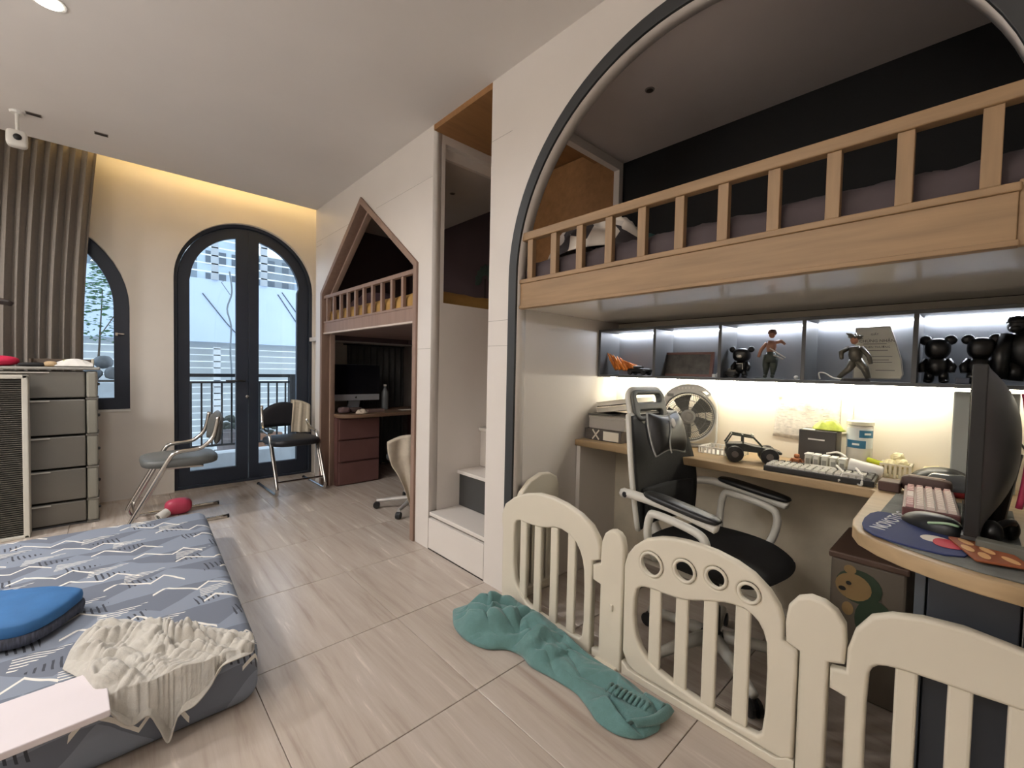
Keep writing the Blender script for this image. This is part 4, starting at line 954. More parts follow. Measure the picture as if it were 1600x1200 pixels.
# teal towel on the floor along the playpen
TEAL = mat('teal_towel', (96, 134, 132), 0.95, amt=0.07, n=40, bump=0.4, bscale=260, sheen=0.3)
c0 = [(1.178, 1.64, .004), (1.11, 1.53, .004), (1.095, 1.42, .004), (1.12, 1.33, .004), (1.18, 1.27, .004), (1.20, 1.20, .004), (1.185, 1.13, .004), (1.20, 1.03, .004), (1.205, 0.93, .004), (1.185, 0.86, .004), (1.16, 0.80, .004), (1.165, 0.735, .004), (1.205, 0.68, .004), (1.275, 0.655, .004)]
c1 = [(1.19, 1.65, .006), (1.25, 1.60, .02), (1.33, 1.54, .03), (1.385, 1.46, .045), (1.392, 1.36, .05), (1.392, 1.26, .045), (1.385, 1.15, .04), (1.375, 1.05, .035), (1.37, 0.95, .03), (1.372, 0.87, .028), (1.37, 0.80, .026), (1.36, 0.74, .02), (1.34, 0.69, .012), (1.29, 0.655, .006)]
def tow(u, v, p):
    en = sin(pi*min(1, max(0, v)))**0.6*min(1, 8*u)*min(1, 8*(1-u))
    L = 1-u
    q = p+Vector((0.05*noise.noise(p*5), 0.05*noise.noise(p*5+Vector((3, 7, 1))), 0))
    wa = max(0, min(1, (0.62-u)*4)); wb = max(0.25, min(1, (u-0.25)*4))
    cross = bil(q.y*12+q.x*7, q.x*3-q.y, 2.2)*wa
    diag = bil(q.x*16-q.y*9, q.y*3+q.x*3, 4.7)*wa
    along = bil((q.x-0.10*q.y)*17, q.y*1.6, 6.4)*wb
    fine = bil(q.x*30+q.y*12, q.y*14, 1.4)
    big = 0.030*math.exp(-((u-0.16)/0.12)**2)+0.022*math.exp(-((u-0.40)/0.12)**2)
    z = 0.006+big+0.045*cross+0.030*diag*cross+0.036*along+0.006*fine
    return p+Vector((0.05*noise.noise(p*11)*en, 0.05*noise.noise(p*11+Vector((4, 1, 0)))*en, max(0.001, z)*en))
tw_ = coons('towel', c0, c1, 240, 90, tow, TEAL, 0.006)
tag(tw_, 'long teal towel crumpled on the floor against the foot of the playpen', 'towel')
b = MB()
for k in range(9):
    y = 0.83-0.016*k; x = 1.262+0.004*k
    b.tube([(x-0.022, y, 0.055-0.0012*k), (x, y-0.002, 0.066-0.0012*k), (x+0.022, y, 0.055-0.0012*k)], 0.006, 6)
b.build('woven_band', TEAL, tw_, smooth=True)
b = MB().grid(24, 10, lambda u, v: (1.338+0.022*cos(2*pi*u*0.85)*(1-0.2*v)-0.0, 0.668+0.07*v, 0.026+0.022*sin(2*pi*u*0.85)))
b.build('rolled_corner', TEAL, tw_, smooth=True, solid=0.006)
b = MB().grid(30, 8, lambda u, v: (1.19+0.16*u+0.02*v, 0.725-0.07*u*0.6-0.035*v-0.02*sin(pi*u), 0.03+0.02*sin(pi*v)-0.008*u))
b.build('folded_end', TEAL, tw_, smooth=True, solid=0.006)

# ================================================================== DESK AND CABINET IN THE NICHE
ZD = 0.76
dk_ = thing('corner_desk', 'wooden L-shaped corner desk with rounded end under the big bunk', 'desk', (2.0, 0.6, 0))
DTOP = mat('desk_oak', (180, 154, 118), 0.45, amt=0.10, n=5, stretch=(6, 0.8, 6))
plate('desk_top', [[(1.95, 1.557), (1.95, 0.245), (1.93, 0.228), (1.50, 0.22), (1.44, 0.212), (1.385, 0.192), (1.335, 0.15), (1.298, 0.10), (1.270, 0.04), (1.255, -0.02), (1.25, -0.086), (1.54, -0.086), (1.54, -0.197), (2.357, -0.197), (2.357, 1.557)]], 0.036, DTOP, dk_, Matrix.Translation((0, 0, ZD-0.018)), bevel=0.005)
bx('front_apron', mat('desk_cream_panel', (206, 196, 176), 0.6), dk_, 2.325, 2.345, 0.25, 1.555, 0.05, ZD-0.038)  # plain cream panel under the desk, close to the back wall
bx('side_panel', WHITE, dk_, 1.965, 2.35, 1.53, 1.556, 0.0, ZD-0.037)
dc_ = thing('desk_cabinet', 'dark slate cabinet under the rounded desk end, behind the playpen', 'cabinet', (1.7, 0.0, 0))
SLATE = mat('slate_laminate', (62, 66, 74), 0.45, amt=0.04)
bx('body', SLATE, dc_, 1.54, 1.93, -0.19, 0.088, 0.0, ZD-0.038)
bx('door_panel', SLATE, dc_, 1.50, 1.538, -0.086, 0.066, 0.02, ZD-0.045, bevel=0.002)
bx('edge_panel', mat('slate_edge', (84, 90, 98), 0.45), dc_, 1.50, 1.538, 0.070, 0.09, 0.0, ZD-0.038, bevel=0.002)
sb = thing('storage_box', 'pale storage box with a bear print under the corner desk', 'box', (2.08, 0.26, 0))
SBM = mat('storage_pale', (104, 94, 82), 0.6, amt=0.04)
bx('body', SBM, sb, 1.955, 2.30, 0.135, 0.345, 0.0, 0.485, bevel=0.008); bx('lid', mat('storage_lid', (92, 70, 58), 0.6), sb, 1.945, 2.31, 0.128, 0.352, 0.485, 0.510, bevel=0.006)
def disc(name, y, z, ry, rz_, x, m, par): plate(name, [[(y+ry*cos(a*pi/10), z+rz_*sin(a*pi/10)) for a in range(20)]], 0.001, m, par, MYZ(x))
GRN = mat('print_green', (48, 64, 46), 0.7); TANP = mat('print_tan', (150, 122, 80), 0.7); DKP = mat('print_dark', (36, 32, 28), 0.7)
disc('print_body', 0.215, 0.29, 0.055, 0.08, 1.9535, GRN, sb); disc('print_hood', 0.262, 0.40, 0.066, 0.060, 1.953, GRN, sb); disc('print_face', 0.277, 0.395, 0.052, 0.048, 1.9525, TANP, sb)
disc('print_ear', 0.288, 0.455, 0.018, 0.016, 1.952, TANP, sb); disc('print_eye', 0.29, 0.405, 0.008, 0.007, 1.9515, DKP, sb); disc('print_nose', 0.308, 0.380, 0.011, 0.008, 1.9515, DKP, sb)
disc('print_paw', 0.29, 0.312, 0.017, 0.024, 1.952, TANP, sb)

# ================================================================== WALL SHELF
SHG = mat('shelf_grey', (84, 85, 86), 0.45, amt=0.03); SHB = mat('shelf_back_grey', (138, 141, 146), 0.6, amt=0.02)
SX0, SX1, SZ0, SZ1 = 2.15, 2.357, 1.118, 1.398
sh = thing('wall_shelf', 'long dark grey wall shelf with lit compartments over the corner desk', 'shelf', (2.25, 0.7, SZ0))
bx('bottom_board', SHG, sh, SX0, SX1, -0.198, 1.557, SZ0, SZ0+0.014, bevel=0.001); bx('top_board', SHG, sh, SX0, SX1, -0.198, 1.557, SZ1-0.014, SZ1, bevel=0.001)
bx('back_board', SHB, sh, SX1-0.008, SX1, -0.198, 1.557, SZ0+0.014, SZ1-0.014)
for y in (1.549, 1.194, 0.852, 0.508, 0.161, -0.189): bx('divider', SHG, sh, SX0, SX1-0.008, y-0.0075, y+0.0075, SZ0+0.014, SZ1-0.014, bevel=0.001)
bays = [(1.541, 1.202), (1.186, 0.86), (0.844, 0.516), (0.50, 0.169), (0.153, -0.181)]
for i, (a, b_) in enumerate(bays):
    t = tag(bx('led_strip', LEDCOOL, None, SX1-0.022, SX1-0.010, b_+0.004, a-0.004, SZ1-0.0185, SZ1-0.0145), ['cool white light strip in the shelf bay with the flaming car', 'cool white light strip in the shelf bay with the framed picture', 'cool white light strip in the shelf bay with the sword figure', 'cool white light strip in the shelf bay with the certificate', 'cool white light strip in the shelf bay with the black figures'][i], 'light', 'light strips inside the shelf bays')
tag(bx('led_strip', LEDWARM, None, SX1-0.082, SX1-0.060, -0.195, 1.55, SZ0-0.005, SZ0-0.0005), 'long warm white light strip under the wall shelf above the desk', 'light')

# ================================================================== OFFICE CHAIR
oc = thing('office_chair', 'black and white office chair with headrest drawn up behind the playpen', 'chair', (1.77, 0.69, 0), radians(-7))
MESHB = mat('black_mesh_fabric', (38, 38, 38), 0.75, amt=0.15, n=90, bump=0.3, bscale=300)
SEATB = mat('black_seat_fabric', (30, 30, 31), 0.85, amt=0.1, n=60)
WPL = mat('chair_white_plastic', (206, 203, 194), 0.4, amt=0.02)
def ob(mb, name, m, par=None, **k): return mb.build(name, m, par or oc, local=True, **k)
# base
ob(MB().lathe([(0.045, 0.07), (0.05, 0.10), (0.03, 0.12), (0.028, 0.22), (0.02, 0.23), (0.02, 0.38)], seg=16), 'column', BLKPL)
for k in range(5):
    a = radians(20+72*k); e = Vector((0.29*cos(a), 0.29*sin(a), 0.072))
    l = ob(MB().tube([(0.04*cos(a), 0.04*sin(a), 0.10), (0.16*cos(a), 0.16*sin(a), 0.092), e], [0.026, 0.022, 0.016], 8), 'base_leg', WPL, smooth=True)
    for s in (-1, 1):
        ob(MB().lathe([(0.020, -0.008), (0.029, -0.006), (0.029, 0.006), (0.020, 0.008)], seg=14, m=Matrix.Translation(e+Vector((-sin(a)*0.014*s, cos(a)*0.014*s, -0.043))) @ Matrix.Rotation(a, 4, 'Z') @ Matrix.Rotation(pi/2, 4, 'X')), 'caster', BLKPL, l)
ob(MB().box(-0.10, 0.10, -0.12, 0.14, 0.375, 0.405), 'tilt_plate', BLKPL, bevel=0.008)
# seat
mb = MB()
def seat_top(u, v, sgn):
    a = 2*u-1; b_ = 2*v-1; w_ = 0.235-0.03*max(0, -b_)**2; y = -0.235*(-b_) if False else 0.24*b_
    edge = (1-abs(a)**5)*(1-abs(b_)**5)
    z = 0.445+sgn*0.034*max(0, edge)**0.5+(0.012*(1-b_)*0.0)-0.02*max(0, -b_-0.5)
    xx = w_*a*sqrt(max(0.0, 1-0.42*b_*b_)); yy = y*sqrt(max(0.0, 1-0.30*a*a))*1.05
    return (xx*1.12, yy-0.01, z)
mb.grid(28, 28, lambda u, v: seat_top(u, v, 1)); mb.grid(28, 28, lambda u, v: seat_top(u, v, -1))
ob(mb, 'seat', SEATB, smooth=True)
# backrest: mesh panel in a white edged frame
def bp(u, z):
    """back surface: u -1..1 across, z height -> local point"""
    t = (z-0.50)/0.46
    w_ = 0.185+0.045*sin(pi*min(1, max(0, t))*0.9+0.2)-0.02*t
    y = 0.215+0.05*t+0.035*t*t-0.03*sin(pi*t)*0.5-0.035*(1-u*u)*-1
    return Vector((u*w_, y, z))
ob(MB().grid(20, 26, lambda u, v: tuple(bp(2*u-1, 0.50+0.46*v))), 'back_mesh', MESHB, smooth=True, solid=0.012)
edge = [bp(-1, 0.50+0.46*k/20) for k in range(21)]+[bp(-1+2*k/10, 0.96) for k in range(1, 10)]+[bp(1, 0.96-0.46*k/20) for k in range(21)]+[bp(1-2*k/10, 0.50) for k in range(1, 10)]
ob(MB().tube([p+Vector((0, 0.012, 0)) for p in edge], 0.013, 8, closed=True), 'back_frame', WPL, smooth=True)
ob(MB().grid(16, 10, lambda u, v: tuple(bp((2*u-1)*0.8, 0.535+0.13*v)+Vector((0, -0.02-0.02*sin(pi*u)*sin(pi*v), 0)))), 'lumbar_pad', SEATB, smooth=True, solid=0.02)
ob(MB().tube(spline([(0, 0.10, 0.39), (0, 0.25, 0.41), (0, 0.315, 0.52), (0, 0.325, 0.70), (0, 0.36, 0.98)], 24), [0.028]*25, 8), 'back_spine', WPL, smooth=True)
# headrest with two slots
mh = Matrix.Translation((-0.01, 0.335, 1.000)) @ Matrix.Rotation(radians(-14), 4, 'X') @ Matrix(((1, 0, 0, 0), (0, 0, -1, 0), (0, 1, 0, 0), (0, 0, 0, 1)))
hr = plate('headrest', [rrect(-0.118, 0.118, -0.070, 0.070, 0.042, 6), rrect(-0.086, 0.086, 0.012, 0.050, 0.014, 4), rrect(-0.080, 0.080, -0.048, -0.024, 0.010, 4)], 0.034, mat('headrest_grey', (88, 90, 88), 0.5), oc, mh, bevel=0.008, local=True)
ob(MB().tube([mh @ Vector((p[0], p[1], -0.006)) for p in rrect(-0.122, 0.122, -0.075, 0.075, 0.045, 6)], 0.013, 8, closed=True), 'headrest_rim', WPL, hr, smooth=True)
# arms
for s in (-1, 1):
    x = s*(0.285 if s < 0 else 0.25); dz = 0 if s < 0 else -0.012
    a = ob(MB().tube(spline([(x*0.82, 0.27, 0.645+dz), (x*0.93, 0.23, 0.658+dz), (x, 0.16, 0.666+dz), (x, 0.02, 0.660+dz), (x, -0.13, 0.640+dz), (x, -0.16, 0.632+dz)], 24), [0.022, 0.022]+[0.018]*21+[0.012, 0.008], 8), 'arm', WPL, smooth=True)
    ob(MB().tube(spline([(x*0.86, 0.10, 0.43), (x*0.98, 0.115, 0.52), (x, 0.105, 0.60), (x, 0.07, 0.618), (x, -0.08, 0.602), (x, -0.12, 0.57), (x*0.98, -0.115, 0.50), (x*0.86, -0.09, 0.43), (x*0.6, -0.06, 0.415)], 40), 0.0155, 8), 'arm_loop', WPL, a, smooth=True)
    ob(MB().sell((0, 0, 0), (0.036, 0.15, 0.013), 0.55, 24, 8, m=Matrix.Translation((x, -0.02, 0.674+dz)) @ Matrix.Rotation(radians(6), 4, 'X')), 'arm_pad', BLKPL, a, smooth=True)
    ob(MB().tube([(s*0.05, 0.05, 0.40), (x*0.86, 0.10, 0.432)], 0.013, 8), 'arm_bracket', WPL, a)
    ob(MB().lathe([(0.012, 0), (0.008, 0.004)], seg=10, m=Matrix.Translation((x*0.95-s*-0.018, 0.225, 0.658+dz)) @ Matrix.Rotation(s*pi/2, 4, 'Y')), 'bolt', BLKPL, a)
# neck pillow strapped over the front of the back
np_ = thing('neck_pillow', 'black bone shaped neck pillow with grey piping hung on the office chair', 'pillow', (1.77, 0.69, 0.8), radians(-7))
mpl = Matrix.Translation((-0.066, 0.195, 0.095)) @ Matrix.Rotation(radians(-16), 4, 'X')
def bone(u, v, sgn):
    a = 2*u-1; b_ = 2*v-1
    hgt = 0.070+0.026*abs(a)**1.6
    f = max(0, (1-abs(a)**4)*(1-abs(b_)**4))**0.6
    return (0.112*a*(1-0.10*b_*b_), sgn*0.045*f, hgt*b_*(1-0.06*a*a))
mb = MB(); mb.grid(26, 18, lambda u, v: bone(u, v, -1), mpl); mb.grid(26, 18, lambda u, v: bone(u, v, 1), mpl)
cv = mb.build('cover', mat('black_leatherette', (36, 36, 36), 0.42, amt=0.06), np_, smooth=True, local=True)
rimp = [bone(k/26, 0, 1) for k in range(27)]+[bone(1, k/18, 1) for k in range(1, 19)]+[bone(1-k/26, 1, 1) for k in range(1, 27)]+[bone(0, 1-k/18, 1) for k in range(1, 18)]
MB().tube([mpl @ Vector(p) for p in rimp], 0.0045, 6, closed=True).build('piping', mat('grey_piping', (150, 150, 146), 0.5), np_, smooth=True, local=True)
MB().tube([mpl @ Vector((-0.035+0.018*sin(t*2.2), -0.047+0.006*abs(t), 0.085*t)) for t in [k/8-1 for k in range(17)]], 0.0035, 6).build('piping', mat('grey_piping', (150, 150, 146)), np_, smooth=True, local=True)
MB().ell((0, 0, 0), (0.016, 0.004, 0.021), 16, 8, m=mpl @ Matrix.Translation((-0.005, -0.047, 0.035))).build('badge', mat('badge_white', (226, 224, 218), 0.5), np_, smooth=True, local=True)

# ================================================================== THINGS ON THE WALL SHELF
ZS = SZ0+0.0145
BLKTOY = mat('gloss_black_toy', (16, 16, 17), 0.32, amt=0.05)
DKTOY = mat('dark_toy', (52, 50, 48), 0.4, amt=0.1)
# flaming car
t = thing('toy_car', 'black toy car trailing orange flames on the left of the shelf', 'toy', (2.24, 1.36, ZS))
MB().sell((2.24, 1.33, ZS+0.026), (0.034, 0.075, 0.016), 0.6).sell((2.24, 1.345, ZS+0.044), (0.026, 0.036, 0.012), 0.7).build('body', BLKTOY, t, smooth=True)
for x in (2.21, 2.27):
    for y in (1.29, 1.375): MB().lathe([(0.014, -0.006), (0.016, 0), (0.014, 0.006)], seg=12, m=Matrix.Translation((x, y, ZS+0.016)) @ Matrix.Rotation(pi/2, 4, 'Y')).build('wheel', BLKPL, t)
FLM = mat('flame_orange', (240, 140, 60), 0.35, amt=0.25, n=20)
mb = MB()
for k in range(11):
    y0 = 1.31+0.018*k; h = 0.03+0.0075*k
    mb.tube([(2.235+0.012*sin(k*2), y0, ZS+0.03), (2.235+0.012*sin(k*2.3), y0+0.03, ZS+0.03+h*0.6), (2.235+0.015*cos(k), y0+0.055, ZS+0.03+h)], [0.012, 0.010, 0.001], 6)
mb.build('flames', FLM, t, smooth=True)
# framed picture
t = thing('picture_frame', 'dark framed picture with red brown edge leaning on the shelf', 'picture', (2.27, 1.07, ZS))
ml = rotm('Y', 8, (2.27, 1.07, ZS))
bx('picture', mat('dim_picture', (88, 84, 80), 0.5, n=25, amt=0.35), t, 2.266, 2.274, 0.945, 1.197, ZS, ZS+0.118, m=ml)
RB = mat('red_brown_frame', (120, 84, 76), 0.5)
for a in ((0.93, 0.945, 0, 0.13), (1.197, 1.212, 0, 0.13), (0.945, 1.197, 0.118, 0.13), (0.945, 1.197, 0, 0.012)): bx('frame_bar', RB, t, 2.260, 2.276, a[0], a[1], ZS+a[2], ZS+a[3], m=ml)
t = thing('trinket', 'tiny white cube trinket beside the framed picture on the shelf', 'trinket', (2.24, 0.905, ZS))
MB().box(2.232, 2.247, 0.902, 0.917, ZS, ZS+0.016).build('base', WHITEPL, t, bevel=0.002); MB().ell((2.238, 0.893, ZS+0.012), (0.006, 0.006, 0.012), 8, 6).build('figure', WHITEPL, t)
# toy bear and small helmet
t = thing('toy_helmet', 'little grey round toy helmet beside the glossy toy bear', 'toy', (2.24, 0.825, ZS))
MB().ell((2.24, 0.823, ZS+0.026), (0.026, 0.027, 0.026), 14, 8).build('shell', mat('grey_helmet', (120, 116, 110), 0.4), t, smooth=True); MB().box(2.21, 2.222, 0.802, 0.846, ZS+0.012, ZS+0.03).build('visor', BLKPL, t)
def bear(label, x, y, s, m, face=None, ear=0.28, name='toy_bear', group=None, hdw=1.0, gap=0.62, eo=0.12):
    t = thing(name, label, 'figurine', (x, y, ZS), group=group)
    MB().ell((x, y, ZS+0.36*s), (0.17*s, 0.21*s, 0.22*s), 14, 9).build('body', m, t, smooth=True)
    MB().sell((x, y, ZS+0.74*s), (0.22*s, 0.26*s*hdw, 0.22*s), 0.8).build('head', m, t, smooth=True)
    for q in (-1, 1):
        MB().ell((x, y+q*(0.26*s*gap+eo*s), ZS+0.92*s), (0.07*s, ear*0.5*s, ear*0.5*s), 12, 8).build('ear', m, t, smooth=True)
        MB().tube([(x, y+q*0.16*s, ZS+0.50*s), (x-0.05*s, y+q*0.24*s, ZS+0.36*s), (x-0.10*s, y+q*0.22*s, ZS+0.24*s)], [0.07*s, 0.07*s, 0.06*s], 8).build('arm', m, t, smooth=True)
        MB().tube([(x, y+q*0.10*s, ZS+0.25*s), (x, y+q*0.12*s, ZS+0.05*s)], [0.09*s, 0.085*s], 10).ell((x-0.04*s, y+q*0.12*s, ZS+0.045*s), (0.12*s, 0.085*s, 0.045*s), 10, 6).build('leg', m, t, smooth=True)
    if face: MB().ell((x-0.2*s, y, ZS+0.70*s), (0.05*s, 0.10*s, 0.07*s), 10, 6).build('muzzle', face, t, smooth=True); MB().tube([(x-0.17*s, y-0.10*s, ZS+0.28*s), (x-0.19*s, y-0.10*s, ZS+0.46*s), (x-0.19*s, y+0.08*s, ZS+0.46*s)], 0.012*s, 6).build('bib_mark', face, t)
    return t
bear('glossy black toy bear with silver markings on the shelf', 2.24, 0.783, 0.150, BLKTOY, mat('silver_mark', (220, 218, 212), 0.2, 0.6), 0.2)
# swordsman figurine
SK = mat('figure_skin', (176, 128, 104), 0.5); GRNR = mat('figure_dark_green', (66, 72, 64), 0.55); BRH = mat('figure_brown', (110, 74, 58), 0.6)
t = thing('figurine', 'standing swordsman figurine with raised arm and long sword on the shelf', 'figurine', (2.24, 0.66, ZS))
MB().box(2.205, 2.275, 0.615, 0.71, ZS, ZS+0.004).build('stand', CLEARPL, t)
for y in (0.672, 0.642): MB().tube([(2.24, y, ZS+0.11), (2.24, y+0.002, ZS+0.06), (2.237, y+0.003, ZS+0.018)], [0.018, 0.016, 0.008], 10).ell((2.232, y+0.003, ZS+0.012), (0.016, 0.008, 0.009), 8, 5).build('leg', GRNR, t, smooth=True)
MB().lathe([(0.030, 0), (0.024, 0.03), (0.018, 0.05)], (2.24, 0.657, ZS+0.075), 12).build('robe', GRNR, t, smooth=True)
MB().tube([(2.24, 0.657, ZS+0.12), (2.24, 0.656, ZS+0.15), (2.24, 0.655, ZS+0.175)], [0.017, 0.021, 0.016], 12).build('torso', SK, t, smooth=True)
MB().ell((2.238, 0.654, ZS+0.205), (0.015, 0.014, 0.018), 12, 8).build('head', SK, t, smooth=True)
MB().ell((2.242, 0.654, ZS+0.214), (0.019, 0.019, 0.016), 10, 7).build('hair', BRH, t, smooth=True)
MB().tube([(2.24, 0.675, ZS+0.165), (2.23, 0.695, ZS+0.135), (2.225, 0.704, ZS+0.10)], [0.009, 0.008, 0.006], 8).build('arm', SK, t, smooth=True)
MB().tube([(2.24, 0.637, ZS+0.168), (2.24, 0.615, ZS+0.172), (2.235, 0.600, ZS+0.158)], [0.009, 0.008, 0.006], 8).build('arm', SK, t, smooth=True)
MB().tube([(2.215, 0.655, ZS+0.14), (2.215, 0.59, ZS+0.096)], 0.0028, 6).build('sword', mat('blade', (226, 220, 214), 0.3, 0.5), t)
MB().tube([(2.22, 0.64, ZS+0.108), (2.22, 0.60, ZS+0.09)], 0.0035, 6).build('scabbard', mat('blade', (226, 220, 214)), t)
tag(MB().ell((2.25, 0.555, ZS+0.009), (0.009, 0.009, 0.009), 12, 8).build('marble', WHITEPL, smooth=True), 'tiny white marble on the shelf right of the swordsman figurine', 'marble')
# crouching fighter
OLV = mat('figure_olive_metal', (112, 108, 96), 0.35, 0.3, amt=0.2)
t = thing('figurine', 'spiky haired fighter figurine striding on a dark base before the certificate', 'figurine', (2.215, 0.345, ZS))
MB().lathe([(0.05, 0), (0.046, 0.01)], (2.215, 0.34, ZS), 18).build('base', DKTOY, t)
MB().tube([(2.215, 0.345, ZS+0.085), (2.213, 0.36, ZS+0.05), (2.212, 0.395, ZS+0.012)], [0.018, 0.013, 0.008], 9).build('leg', OLV, t, smooth=True)
MB().tube([(2.215, 0.335, ZS+0.085), (2.213, 0.31, ZS+0.05), (2.212, 0.298, ZS+0.012)], [0.018, 0.014, 0.009], 9).build('leg', OLV, t, smooth=True)
MB().tube([(2.215, 0.34, ZS+0.08), (2.212, 0.342, ZS+0.11), (2.208, 0.346, ZS+0.14)], [0.019, 0.024, 0.017], 12).build('torso', OLV, t, smooth=True)
MB().ell((2.203, 0.346, ZS+0.165), (0.015, 0.014, 0.017), 12, 8).build('head', SK, t, smooth=True)
mb = MB()
for k in range(12):
    a = k*2.4; mb.tube([(2.205, 0.346, ZS+0.172), (2.205+0.02*cos(a), 0.346+0.028*sin(a), ZS+0.185+0.012*cos(a*1.7))], [0.012, 0.0015], 6)
mb.build('hair', OLV, t, smooth=True)
MB().tube([(2.21, 0.365, ZS+0.135), (2.19, 0.385, ZS+0.115), (2.175, 0.38, ZS+0.09)], [0.010, 0.009, 0.007], 8).build('arm', OLV, t, smooth=True)
MB().tube([(2.21, 0.325, ZS+0.135), (2.20, 0.298, ZS+0.10), (2.195, 0.29, ZS+0.07)], [0.010, 0.009, 0.007], 8).build('arm', OLV, t, smooth=True)
MB().tube(spline([(2.20, 0.455, ZS+0.004), (2.20, 0.46, ZS+0.03), (2.205, 0.44, ZS+0.03), (2.20, 0.41, ZS+0.012), (2.195, 0.37, ZS+0.006)], 20), 0.0028, 6).build('white_wave', mat('wave_white', (226, 222, 210), 0.3), t, smooth=True)
# certificate with cut curved edge
t = thing('certificate', 'printed certificate with a curved right edge standing on the shelf', 'certificate', (2.31, 0.28, ZS))
ml = Matrix.Translation((2.312, 0, ZS)) @ Matrix.Rotation(radians(6), 4, 'Y') @ Matrix(((0, 0, -1, 0), (-1, 0, 0, 0), (0, 1, 0, 0), (0, 0, 0, 1)))   # local a = -y, b = z, normal -x
cert = [(-0.362, 0.012), (-0.212, 0.012), (-0.205, 0.03), (-0.213, 0.09), (-0.232, 0.16), (-0.252, 0.228), (-0.362, 0.226)]
plate('card', [cert], 0.004, mat('cert_paper', (232, 226, 206), 0.6), t, ml)
MB().tube([ml @ Vector((*p, 0.002)) for p in cert], 0.003, 6, closed=True).build('frame', mat('cert_frame', (176, 170, 160), 0.3), t)
INK = mat('print_ink', (120, 112, 104), 0.7)
text('title', 'CHỨNG NHẬN', 0.0165, INK, t, ml @ Matrix.Translation((-0.292, 0.168, 0.003)))
text('heading', 'GIẤY', 0.011, INK, t, ml @ Matrix.Translation((-0.300, 0.196, 0.003)))
text('name_line', 'KHEN THƯỞNG', 0.0115, INK, t, ml @ Matrix.Translation((-0.290, 0.142, 0.003)))
mb = MB()
for (a, b_, z) in ((-0.335, -0.26, 0.155), (-0.335, -0.255, 0.128), (-0.325, -0.24, 0.102), (-0.32, -0.25, 0.088), (-0.318, -0.24, 0.078), (-0.29, -0.23, 0.045)): mb.box(a, b_, z, z+0.0022, 0.002, 0.0028, m=ml)
mb.build('text_lines', INK, t)
# two eared black figures and a larger hunched one
bear('plain black eared toy figure on the shelf, left of the pair', 2.235, 0.106, 0.172, BLKTOY, None, 0.21, 'toy_figure', None, 0.8, 0.5, 0.06)
bear('plain black eared toy figure on the shelf, right of the pair above the monitor', 2.235, -0.003, 0.172, BLKTOY, None, 0.21, 'toy_figure', None, 0.8, 0.5, 0.06)
tag(MB().box(2.19, 2.215, 0.02, 0.055, ZS, ZS+0.022).build('trinket_box', mat('navy_trinket', (70, 76, 92), 0.5), bevel=0.002), 'tiny navy box between the two black eared figures', 'box')
t = thing('toy_gorilla', 'large hunched glossy black ape figure at the right end of the shelf', 'figurine', (2.235, -0.11, ZS))
MB().ell((2.24, -0.115, ZS+0.12), (0.05, 0.062, 0.075), 16, 10).build('body', BLKTOY, t, smooth=True)
MB().sell((2.215, -0.082, ZS+0.200), (0.026, 0.024, 0.026), 0.85).ell((2.197, -0.078, ZS+0.188), (0.014, 0.016, 0.012), 10, 6).lathe([(0.026, 0), (0.027, 0.006), (0.02, 0.02), (0.004, 0.024)], (2.215, -0.082, ZS+0.208), 14).build('head', BLKTOY, t, smooth=True)
for q, y in ((1, -0.06), (-1, -0.165)): MB().tube([(2.235, y-0.005*q, ZS+0.165), (2.21, y+0.012*q, ZS+0.10), (2.205, y+0.010*q, ZS+0.02)], [0.026, 0.022, 0.018], 10).build('arm', BLKTOY, t, smooth=True)
for q, y in ((1, -0.085), (-1, -0.145)): MB().tube([(2.24, y, ZS+0.07), (2.23, y+0.004*q, ZS+0.015)], [0.028, 0.024], 10).build('leg', BLKTOY, t, smooth=True)

# ================================================================== THINGS ON THE CORNER DESK
# cartons and books at the left end
t = thing('carton', 'printed dark and white carton at the left end of the corner desk', 'box', (2.15, 1.44, ZD))
bx('box', mat('carton_dark', (84, 78, 74), 0.6, amt=0.3, n=14), t, 2.02, 2.32, 1.30, 1.545, ZD, ZD+0.062, bevel=0.002)
bx('white_label', PAPER, t, 2.0185, 2.02, 1.315, 1.415, ZD+0.006, ZD+0.056)
MB().box(-0.001, 0.001, -0.035, 0.035, -0.004, 0.004, m=Matrix.Translation((2.0185, 1.465, ZD+0.032)) @ Matrix.Rotation(radians(50), 4, 'X')).box(-0.001, 0.001, -0.035, 0.035, -0.004, 0.004, m=Matrix.Translation((2.0185, 1.465, ZD+0.032)) @ Matrix.Rotation(radians(-50), 4, 'X')).build('printed_cross', PAPER, t)
t = thing('carton', 'plain grey carton lying on the printed carton at the left desk end', 'box', (2.16, 1.43, ZD+0.063))
bx('box', mat('carton_grey', (176, 170, 162), 0.7, amt=0.04), t, 2.04, 2.31, 1.29, 1.53, ZD+0.063, ZD+0.132, bevel=0.003)
bx('lid_flap', mat('carton_grey', (176, 170, 162)), t, 2.036, 2.31, 1.29, 1.53, ZD+0.122, ZD+0.134, bevel=0.001)
tag(MB().prism([(2.05, 1.545), (2.10, 1.41), (2.28, 1.40), (2.28, 1.52)], 'z', ZD+0.1345, ZD+0.144).build('folder', mat('dark_folder', (86, 84, 80), 0.6), bevel=0.001), 'thin dark folder on the grey carton under the tilted books', 'folder')
